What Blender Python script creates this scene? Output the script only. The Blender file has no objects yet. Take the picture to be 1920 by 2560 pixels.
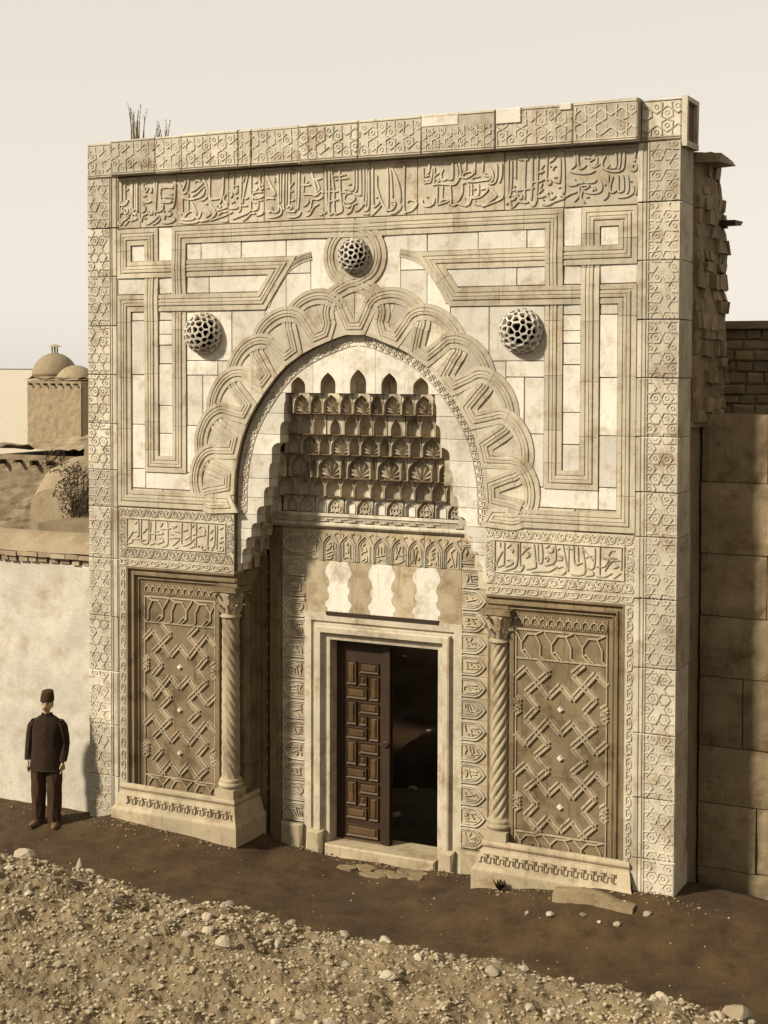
import bpy, math, random
from mathutils import Vector, Matrix, noise
random.seed(7)
scene = bpy.context.scene
COL = scene.collection
R = math.radians

# ------------------------------------------------------------------ camera
cam_data = bpy.data.cameras.new('camera')
cam = bpy.data.objects.new('camera', cam_data)
COL.objects.link(cam)
CAM_POS = Vector((12.3477, -15.8318, 6.0815))
yaw, pitch, roll = -0.4649, -0.0352, 0.0027
fwd = Vector((math.sin(yaw) * math.cos(pitch), math.cos(yaw) * math.cos(pitch), math.sin(pitch)))
rgt = Vector((math.cos(yaw), -math.sin(yaw), 0))
upv = rgt.cross(fwd)
r2 = rgt * math.cos(roll) + upv * math.sin(roll)
u2 = upv * math.cos(roll) - rgt * math.sin(roll)
m = Matrix((r2, u2, -fwd)).transposed().to_4x4()
m.translation = CAM_POS
cam.matrix_world = m
cam_data.sensor_fit = 'VERTICAL'
cam_data.sensor_height = 36.0
cam_data.lens = 3700 / 2560 * 36
cam_data.shift_y = -234.87 / 2560
cam_data.clip_start = 0.1
cam_data.clip_end = 3000
scene.camera = cam

# ------------------------------------------------------------------ sky and sun
SUN_EL, SUN_AZ = R(35), R(36)          # azimuth: how far the sun stands to the left of the facade's normal
to_sun = Vector((-math.sin(SUN_AZ) * math.cos(SUN_EL), -math.cos(SUN_AZ) * math.cos(SUN_EL), math.sin(SUN_EL)))
world = bpy.data.worlds.new('World')
scene.world = world
world.use_nodes = True
wn, wl = world.node_tree.nodes, world.node_tree.links
bgn = wn['Background']
sky = wn.new('ShaderNodeTexSky')
sky.sky_type = 'NISHITA'
sky.sun_disc = False
sky.sun_elevation = SUN_EL
sky.sun_rotation = math.atan2(to_sun.x, to_sun.y)
sky.dust_density = 1.0
sky.air_density = 1.0
bw = wn.new('ShaderNodeRGBToBW')
tint = wn.new('ShaderNodeMixRGB')
tint.blend_type = 'MULTIPLY'
tint.inputs[0].default_value = 1.0
tint.inputs[2].default_value = (1.0, 0.93, 0.815, 1)
veil = wn.new('ShaderNodeMixRGB')                      # thin even cloud over the clear sky
veil.inputs[0].default_value = 0.85
veil.inputs[2].default_value = (2.75, 2.75, 2.75, 1)
wl.new(sky.outputs[0], bw.inputs[0])
wl.new(bw.outputs[0], veil.inputs[1])
wl.new(veil.outputs[0], tint.inputs[1])
wl.new(tint.outputs[0], bgn.inputs[0])
bgn.inputs[1].default_value = 0.15
sun_data = bpy.data.lights.new('sun', 'SUN')
sun_data.energy = 4.0
sun_data.angle = R(5)
sun_data.color = (1.0, 0.935, 0.815)
sun = bpy.data.objects.new('sun', sun_data)
COL.objects.link(sun)
sun.rotation_euler = to_sun.to_track_quat('Z', 'Y').to_euler()
scene.view_settings.view_transform = 'Standard'
scene.view_settings.look = 'None'
scene.view_settings.exposure = 0.95
scene.view_settings.gamma = 1.0
scene.view_settings.use_curve_mapping = False

# ------------------------------------------------------------------ materials
def mat_base(name, rough=0.8):
    mt = bpy.data.materials.new(name)
    mt.use_nodes = True
    nt = mt.node_tree
    b = nt.nodes['Principled BSDF']
    b.inputs['Roughness'].default_value = rough
    if 'Specular IOR Level' in b.inputs:
        b.inputs['Specular IOR Level'].default_value = 0.25
    return mt, nt, b

def ramp(nt, src, p0, p1, c0=(0, 0, 0, 1), c1=(1, 1, 1, 1)):
    r = nt.nodes.new('ShaderNodeValToRGB')
    r.color_ramp.elements[0].position = p0
    r.color_ramp.elements[1].position = p1
    r.color_ramp.elements[0].color = c0
    r.color_ramp.elements[1].color = c1
    nt.links.new(src, r.inputs[0])
    return r.outputs[0]

def tex_noise(nt, coord, scale, detail=4, rough=0.55, stretch=None):
    n = nt.nodes.new('ShaderNodeTexNoise')
    n.inputs['Scale'].default_value = scale
    n.inputs['Detail'].default_value = detail
    n.inputs['Roughness'].default_value = rough
    if stretch:
        mp = nt.nodes.new('ShaderNodeMapping')
        mp.inputs['Scale'].default_value = stretch
        nt.links.new(coord, mp.inputs[0])
        coord = mp.outputs[0]
    nt.links.new(coord, n.inputs['Vector'])
    return n.outputs[0]

def mix(nt, fac, a, b, mode='MIX'):
    x = nt.nodes.new('ShaderNodeMixRGB')
    x.blend_type = mode
    for i, v in ((0, fac), (1, a), (2, b)):
        if hasattr(v, 'links') or hasattr(v, 'is_output'):
            nt.links.new(v, x.inputs[i])
        elif isinstance(v, (int, float)):
            x.inputs[i].default_value = v
        else:
            x.inputs[i].default_value = (*v, 1)
    return x.outputs[0]

def stone_mat(name, col, stain=(0.30, 0.19, 0.08), stain_amt=0.5, patch=0.25, var=0.16, rough=0.75, bump=0.25, grain=60, speck=0.0, streak=0.35, chip=0.0):
    """weathered stone: cloudy tone, rusty patches, rain streaks, pits, each block a little different"""
    mt, nt, b = mat_base(name, rough)
    geo = nt.nodes.new('ShaderNodeNewGeometry').outputs['Position']
    oi = nt.nodes.new('ShaderNodeObjectInfo')
    c = nt.nodes.new('ShaderNodeRGB')
    c.outputs[0].default_value = (*col, 1)
    big = ramp(nt, tex_noise(nt, geo, 1.7, 5, 0.6), 0.3, 0.7)
    dark = tuple(v * (1 - patch) for v in col)
    o = mix(nt, big, dark, c.outputs[0])
    rnd = nt.nodes.new('ShaderNodeMapRange')
    rnd.inputs[3].default_value = 1 - var
    rnd.inputs[4].default_value = 1.0
    nt.links.new(oi.outputs['Random'], rnd.inputs[0])
    gr = nt.nodes.new('ShaderNodeCombineXYZ')
    for i in range(3):
        nt.links.new(rnd.outputs[0], gr.inputs[i])
    o = mix(nt, 1.0, o, gr.outputs[0], 'MULTIPLY')
    st = ramp(nt, tex_noise(nt, geo, 3.1, 8, 0.72), 0.495, 0.69)
    sc = nt.nodes.new('ShaderNodeMath'); sc.operation = 'MULTIPLY'; sc.inputs[1].default_value = stain_amt
    nt.links.new(st, sc.inputs[0])
    o = mix(nt, sc.outputs[0], o, stain)
    if streak:
        s2 = ramp(nt, tex_noise(nt, geo, 2.2, 4, 0.6, (7, 7, 0.7)), 0.55, 0.8)
        sc2 = nt.nodes.new('ShaderNodeMath'); sc2.operation = 'MULTIPLY'; sc2.inputs[1].default_value = streak
        nt.links.new(s2, sc2.inputs[0])
        o = mix(nt, sc2.outputs[0], o, stain)
    fine = tex_noise(nt, geo, grain, 6, 0.7)
    f2 = ramp(nt, fine, 0.25, 0.75, (0.80, 0.80, 0.80, 1), (1.06, 1.06, 1.06, 1))
    o = mix(nt, 1.0, o, f2, 'MULTIPLY')
    if speck:
        pit = ramp(nt, tex_noise(nt, geo, 38, 2, 0.5), 0.70, 0.76)
        sp = nt.nodes.new('ShaderNodeMath'); sp.operation = 'MULTIPLY'; sp.inputs[1].default_value = speck
        nt.links.new(pit, sp.inputs[0])
        o = mix(nt, sp.outputs[0], o, tuple(v * 0.35 for v in stain))
    chipmask = None
    if chip:                                          # spalled spots where the surface skin has flaked off
        chipmask = ramp(nt, tex_noise(nt, geo, 7.5, 6, 0.62), 0.655, 0.68)
        cm = nt.nodes.new('ShaderNodeMath'); cm.operation = 'MULTIPLY'; cm.inputs[1].default_value = chip
        nt.links.new(chipmask, cm.inputs[0])
        o = mix(nt, cm.outputs[0], o, tuple(0.5 * c_ + 0.5 * s_ for c_, s_ in zip(col, stain)))
    nt.links.new(o, b.inputs['Base Color'])
    bp = nt.nodes.new('ShaderNodeBump')
    bp.inputs['Strength'].default_value = bump
    bp.inputs['Distance'].default_value = 0.012
    h = mix(nt, 0.5, fine, tex_noise(nt, geo, 14, 5, 0.6), 'ADD')
    if chipmask is not None: h = mix(nt, 0.8, h, chipmask, 'SUBTRACT')
    nt.links.new(h, bp.inputs['Height'])
    nt.links.new(bp.outputs[0], b.inputs['Normal'])
    return mt

M = {}
M['marble'] = stone_mat('white_marble', (0.585, 0.535, 0.435), stain=(0.20, 0.118, 0.042), stain_amt=0.62, patch=0.20, var=0.26, streak=0.45, speck=0.8, chip=0.55)
M['grey'] = stone_mat('grey_marble', (0.46, 0.395, 0.28), stain=(0.145, 0.078, 0.022), stain_amt=0.68, patch=0.28, var=0.26, streak=0.6, speck=0.6, chip=0.6)
M['band'] = stone_mat('carved_marble', (0.52, 0.455, 0.335), stain=(0.14, 0.078, 0.026), stain_amt=0.72, patch=0.28, var=0.36, streak=0.60, speck=0.6, chip=0.75)
M['frieze'] = stone_mat('frieze_marble', (0.50, 0.425, 0.30), stain=(0.15, 0.082, 0.025), stain_amt=0.66, patch=0.26, var=0.32, streak=0.70, speck=0.4, chip=0.5)
M['ground'] = stone_mat('relief_ground', (0.40, 0.32, 0.20), stain=(0.11, 0.056, 0.017), stain_amt=0.65, patch=0.28, var=0.22, streak=0.55, chip=0.5)
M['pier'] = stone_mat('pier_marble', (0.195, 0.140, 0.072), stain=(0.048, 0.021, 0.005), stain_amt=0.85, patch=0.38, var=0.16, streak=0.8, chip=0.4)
M['strap'] = stone_mat('worn_lit_relief', (0.36, 0.285, 0.18), stain=(0.075, 0.036, 0.010), stain_amt=0.75, patch=0.34, var=0.12, streak=0.7, chip=0.5)  # worn ridges, paler than the pier ground: relief shading put into the colour
M['cell'] = stone_mat('damp_shaded_marble', (0.55, 0.46, 0.32), stain=(0.055, 0.024, 0.006), stain_amt=0.75, patch=0.32, var=0.40, streak=0.85, chip=0.3)  # damp stains, darkened further so the colour carries shade of the hollows
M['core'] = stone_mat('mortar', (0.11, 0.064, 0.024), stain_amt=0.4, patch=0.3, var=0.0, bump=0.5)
M['ashlar'] = stone_mat('ashlar_stone', (0.24, 0.178, 0.095), stain=(0.07, 0.034, 0.01), stain_amt=0.75, patch=0.42, var=0.25, bump=0.5, streak=0.4)
M['plinth'] = stone_mat('plinth_marble', (0.38, 0.305, 0.19), stain=(0.12, 0.062, 0.02), stain_amt=0.7, patch=0.3, var=0.2, streak=0.5, speck=0.5)
M['rubble'] = stone_mat('rubble_masonry', (0.27, 0.20, 0.11), stain=(0.09, 0.045, 0.015), stain_amt=0.6, patch=0.35, var=0.3, bump=0.8, grain=30)
M['dust'] = stone_mat('dry_land', (0.50, 0.43, 0.32), stain=(0.30, 0.22, 0.13), stain_amt=0.4, var=0.0, streak=0)
M['plaster'] = stone_mat('lime_plaster', (0.50, 0.445, 0.35), stain=(0.22, 0.145, 0.07), stain_amt=0.55, patch=0.28, var=0.08, bump=0.6, grain=25, streak=0.15)
M['mud'] = stone_mat('mud_plaster', (0.27, 0.205, 0.12), stain=(0.11, 0.06, 0.025), stain_amt=0.5, patch=0.25, var=0.2, bump=0.8, grain=20)
M['brick'] = stone_mat('old_brick', (0.36, 0.28, 0.17), stain=(0.17, 0.10, 0.04), stain_amt=0.5, patch=0.3, var=0.35, bump=0.6)
M['soil'] = stone_mat('street_soil', (0.068, 0.039, 0.014), stain=(0.022, 0.011, 0.0032), stain_amt=0.85, patch=0.55, var=0.0, rough=0.95, bump=1.0, grain=22, streak=0)
M['bank'] = stone_mat('rubble_soil', (0.19, 0.14, 0.075), stain=(0.048, 0.028, 0.010), stain_amt=0.75, patch=0.35, var=0.0, rough=0.95, bump=1.0, grain=30, streak=0)
M['pebble'] = stone_mat('pebbles', (0.38, 0.305, 0.19), stain=(0.14, 0.08, 0.03), stain_amt=0.6, patch=0.45, var=0.0, rough=0.9, bump=0.5, streak=0)
M['stone'] = stone_mat('loose_stone', (0.43, 0.36, 0.25), stain=(0.22, 0.145, 0.07), stain_amt=0.5, patch=0.3, var=0.55, rough=0.9, bump=0.6, streak=0)
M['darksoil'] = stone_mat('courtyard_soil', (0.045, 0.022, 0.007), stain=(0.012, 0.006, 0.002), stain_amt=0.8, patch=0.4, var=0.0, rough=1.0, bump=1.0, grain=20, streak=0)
M['wood'] = stone_mat('old_wood', (0.036, 0.016, 0.0045), stain=(0.012, 0.006, 0.002), stain_amt=0.7, patch=0.4, var=0.15, rough=0.6, bump=0.4, grain=40, streak=0.6)
M['woodpanel'] = stone_mat('worn_wood', (0.095, 0.053, 0.019), stain=(0.03, 0.014, 0.004), stain_amt=0.6, patch=0.4, var=0.3, rough=0.5, bump=0.4, grain=40, streak=0.5)
M['iron'] = stone_mat('dark_iron', (0.025, 0.012, 0.004), stain=(0.04, 0.02, 0.006), var=0.0, rough=0.6, streak=0)
M['cloth'] = stone_mat('dark_cloth', (0.020, 0.0095, 0.0032), stain=(0.032, 0.017, 0.006), stain_amt=0.5, var=0.0, rough=0.95, streak=0, grain=90)
M['trouser'] = stone_mat('trouser_cloth', (0.040, 0.021, 0.007), stain=(0.06, 0.033, 0.012), stain_amt=0.5, var=0.0, rough=0.95, streak=0, grain=90)
M['fez'] = stone_mat('felt', (0.035, 0.016, 0.005), stain=(0.02, 0.01, 0.003), var=0.0, rough=0.95, streak=0, grain=90)
M['skin'] = stone_mat('skin', (0.36, 0.245, 0.135), stain=(0.24, 0.14, 0.06), stain_amt=0.3, patch=0.08, var=0.0, rough=0.6, bump=0.05, streak=0)
M['hair'] = stone_mat('dark_hair', (0.02, 0.01, 0.004), var=0.0, rough=0.7, streak=0)
M['leather'] = stone_mat('shoe_leather', (0.12, 0.07, 0.03), var=0.0, rough=0.6, streak=0)
M['foliage'] = stone_mat('dark_foliage', (0.055, 0.036, 0.014), stain=(0.02, 0.012, 0.004), var=0.0, rough=0.8, streak=0)
M['stalk'] = stone_mat('dry_stalk', (0.16, 0.10, 0.035), var=0.2, rough=0.9, streak=0)

# ------------------------------------------------------------------ mesh helpers
def link(o, parent=None):
    COL.objects.link(o)
    if parent is not None:
        o.parent = parent
    return o

def empty(name, loc=(0, 0, 0)):
    o = bpy.data.objects.new(name, None)
    o.location = loc
    o.empty_display_size = 0.2
    return link(o)

def tag(o, label=None, cat=None, group=None, kind=None):
    for k, v in (('label', label), ('category', cat), ('group', group), ('kind', kind)):
        if v:
            o[k] = v
    return o

def facade(y0=0.0):
    return lambda a, b, h: (a, y0 - h, b)

class MB:
    def __init__(s):
        s.v, s.f = [], []

    def add(s, vs, fs):
        n = len(s.v)
        s.v += [tuple(p) for p in vs]
        s.f += [tuple(i + n for i in q) for q in fs]

    def box(s, x0, x1, y0, y1, z0, z1, j=0.0):
        vs = [(x + random.uniform(-j, j), y + random.uniform(-j, j), z + random.uniform(-j, j)) for x in (x0, x1) for y in (y0, y1) for z in (z0, z1)]
        s.add(vs, [(0, 1, 3, 2), (4, 6, 7, 5), (0, 4, 5, 1), (2, 3, 7, 6), (0, 2, 6, 4), (1, 5, 7, 3)])

    def block(s, x0, x1, z0, z1, y0, y1, c=0.006, j=0.0):
        """dressed block, chamfered round its front face (front at y0)"""
        def q(x, y, z):
            return (x + random.uniform(-j, j), y, z + random.uniform(-j, j))
        fr = [q(x0 + c, y0, z0 + c), q(x1 - c, y0, z0 + c), q(x1 - c, y0, z1 - c), q(x0 + c, y0, z1 - c)]
        md = [q(x0, y0 + c, z0), q(x1, y0 + c, z0), q(x1, y0 + c, z1), q(x0, y0 + c, z1)]
        bk = [(x0, y1, z0), (x1, y1, z0), (x1, y1, z1), (x0, y1, z1)]
        fs = [(0, 1, 2, 3), (11, 10, 9, 8)]
        for a in (0, 4):
            for i in range(4):
                k = (i + 1) % 4
                fs.append((a + i, a + 4 + i, a + 4 + k, a + k))
        s.add(fr + md + bk, fs)

    def prism(s, poly, y0, y1):
        n = len(poly)
        vs = [(x, y0, z) for x, z in poly] + [(x, y1, z) for x, z in poly]
        fs = [tuple(range(n)), tuple(range(2 * n - 1, n - 1, -1))]
        fs += [(i, n + i, n + (i + 1) % n, (i + 1) % n) for i in range(n)]
        s.add(vs, fs)

    def ridge(s, pts, w, h, mp, jit=0.0012, taper=0.62, endtaper=False, nib=False):
        """raised strap following a 2D line, trapezoid section"""
        pts = [Vector(p) for p in pts]
        pts = [p for i, p in enumerate(pts) if i == 0 or (p - pts[i - 1]).length > 1e-5]
        n = len(pts)
        if n < 2:
            return
        h = h + random.uniform(-jit, jit)
        vs, fs = [], []
        for i, p in enumerate(pts):
            d0 = (p - pts[i - 1]).normalized() if i else None
            d1 = (pts[i + 1] - p).normalized() if i < n - 1 else None
            if d0 is None: d0 = d1
            if d1 is None: d1 = d0
            t = d0 + d1
            t = t.normalized() if t.length > 1e-6 else d1
            nr = Vector((-t.y, t.x))
            k = 1 / max(0.45, nr.dot(Vector((-d1.y, d1.x))))
            ww = w * (0.6 if endtaper and i in (0, n - 1) else 1.0)
            if nib: ww *= 0.68 + 0.62 * abs(math.sin(math.atan2(t.y, t.x) - 0.5))
            for o, hh in ((-0.5, -0.004), (-0.5 * taper, h), (0.5 * taper, h), (0.5, -0.004)):
                a = p + nr * (o * ww * k)
                vs.append(mp(a.x, a.y, hh))
        for i in range(n - 1):
            for q in range(3):
                a = i * 4 + q
                fs.append((a, a + 1, a + 5, a + 4))
        fs.append((0, 1, 2, 3))
        e = (n - 1) * 4
        fs.append((e + 3, e + 2, e + 1, e))
        s.add(vs, fs)

    def rows(s, rws, cap=True):
        n, k = len(rws), len(rws[0])
        vs = [p for r in rws for p in r]
        fs = [(i * k + q, i * k + q + 1, (i + 1) * k + q + 1, (i + 1) * k + q) for i in range(n - 1) for q in range(k - 1)]
        if cap:
            fs.append(tuple(range(k)))
            fs.append(tuple(range(n * k - 1, (n - 1) * k - 1, -1)))
        s.add(vs, fs)

    def lathe(s, prof, cx, cy, seg=24, a0=0, a1=2 * math.pi, rf=None):
        """prof: (radius, z)"""
        n = len(prof)
        full = abs(a1 - a0 - 2 * math.pi) < 1e-6
        cols = seg if full else seg + 1
        vs = []
        for c in range(cols):
            a = a0 + (a1 - a0) * c / seg
            for r, z in prof:
                rr = r * (rf(a, z) if rf else 1)
                vs.append((cx + rr * math.cos(a), cy + rr * math.sin(a), z))
        fs = []
        for c in range(seg):
            d = (c + 1) % cols
            for i in range(n - 1):
                fs.append((c * n + i, d * n + i, d * n + i + 1, c * n + i + 1))
        if full:
            fs.append(tuple(c * n for c in range(cols))[::-1])
            fs.append(tuple(c * n + n - 1 for c in range(cols)))
        s.add(vs, fs)

    def build(s, name, mt, parent=None, smooth=False):
        me = bpy.data.meshes.new(name)
        me.from_pydata(s.v, [], s.f)
        me.materials.append(M[mt])
        if smooth:
            me.polygons.foreach_set('use_smooth', [True] * len(me.polygons))
        me.update()
        return link(bpy.data.objects.new(name, me), parent)

def smooth_line(pts, n=4):
    """Catmull-Rom through 2D points"""
    pts = [Vector(p) for p in pts]
    if len(pts) < 3:
        return pts
    out = []
    for i in range(len(pts) - 1):
        p0 = pts[max(i - 1, 0)]; p1 = pts[i]; p2 = pts[i + 1]; p3 = pts[min(i + 2, len(pts) - 1)]
        for k in range(n):
            t = k / n
            out.append(0.5 * ((2 * p1) + (p2 - p0) * t + (2 * p0 - 5 * p1 + 4 * p2 - p3) * t * t + (3 * p1 - p0 - 3 * p2 + p3) * t ** 3))
    out.append(pts[-1])
    return out

def resample(pts, step):
    pts = [Vector(p) for p in pts]
    out = [pts[0]]
    for a, b in zip(pts, pts[1:]):
        n = max(1, int(round((b - a).length / step)))
        out += [a + (b - a) * (i + 1) / n for i in range(n)]
    return out

def sweep_rows(path, prof, mp, lifts=None, scales=None):
    """profile (offset, height) carried along a 2D path with mitred corners"""
    pts = [Vector(p[:2]) for p in path]
    n = len(pts)
    rws = []
    for i, p in enumerate(pts):
        d0 = (p - pts[i - 1]).normalized() if i else None
        d1 = (pts[i + 1] - p).normalized() if i < n - 1 else None
        if d0 is None: d0 = d1
        if d1 is None: d1 = d0
        t = d0 + d1
        t = t.normalized() if t.length > 1e-6 else d1
        nr = Vector((-t.y, t.x))
        k = 1 / max(0.35, nr.dot(Vector((-d1.y, d1.x))))
        lf = lifts[i] if lifts else 0
        row = []
        for o, hh in prof:
            a = p + nr * (o * k * (scales[i] if scales else 1))
            row.append(mp(a.x, a.y, hh + lf))
        rws.append(row)
    return rws

XC = 4.01
def mirror(o, parent, name=None):
    """a mirrored twin across the portal's axis, sharing the mesh"""
    c = o.copy()
    if name: c.name = name
    COL.objects.link(c)
    c.parent = parent
    c.scale.x = -o.scale.x
    c.location.x = 2 * XC - o.location.x
    for ch in o.children:
        d = ch.copy()
        COL.objects.link(d)
        d.parent = c
        d.matrix_parent_inverse = ch.matrix_parent_inverse.copy()
    return c

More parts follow.
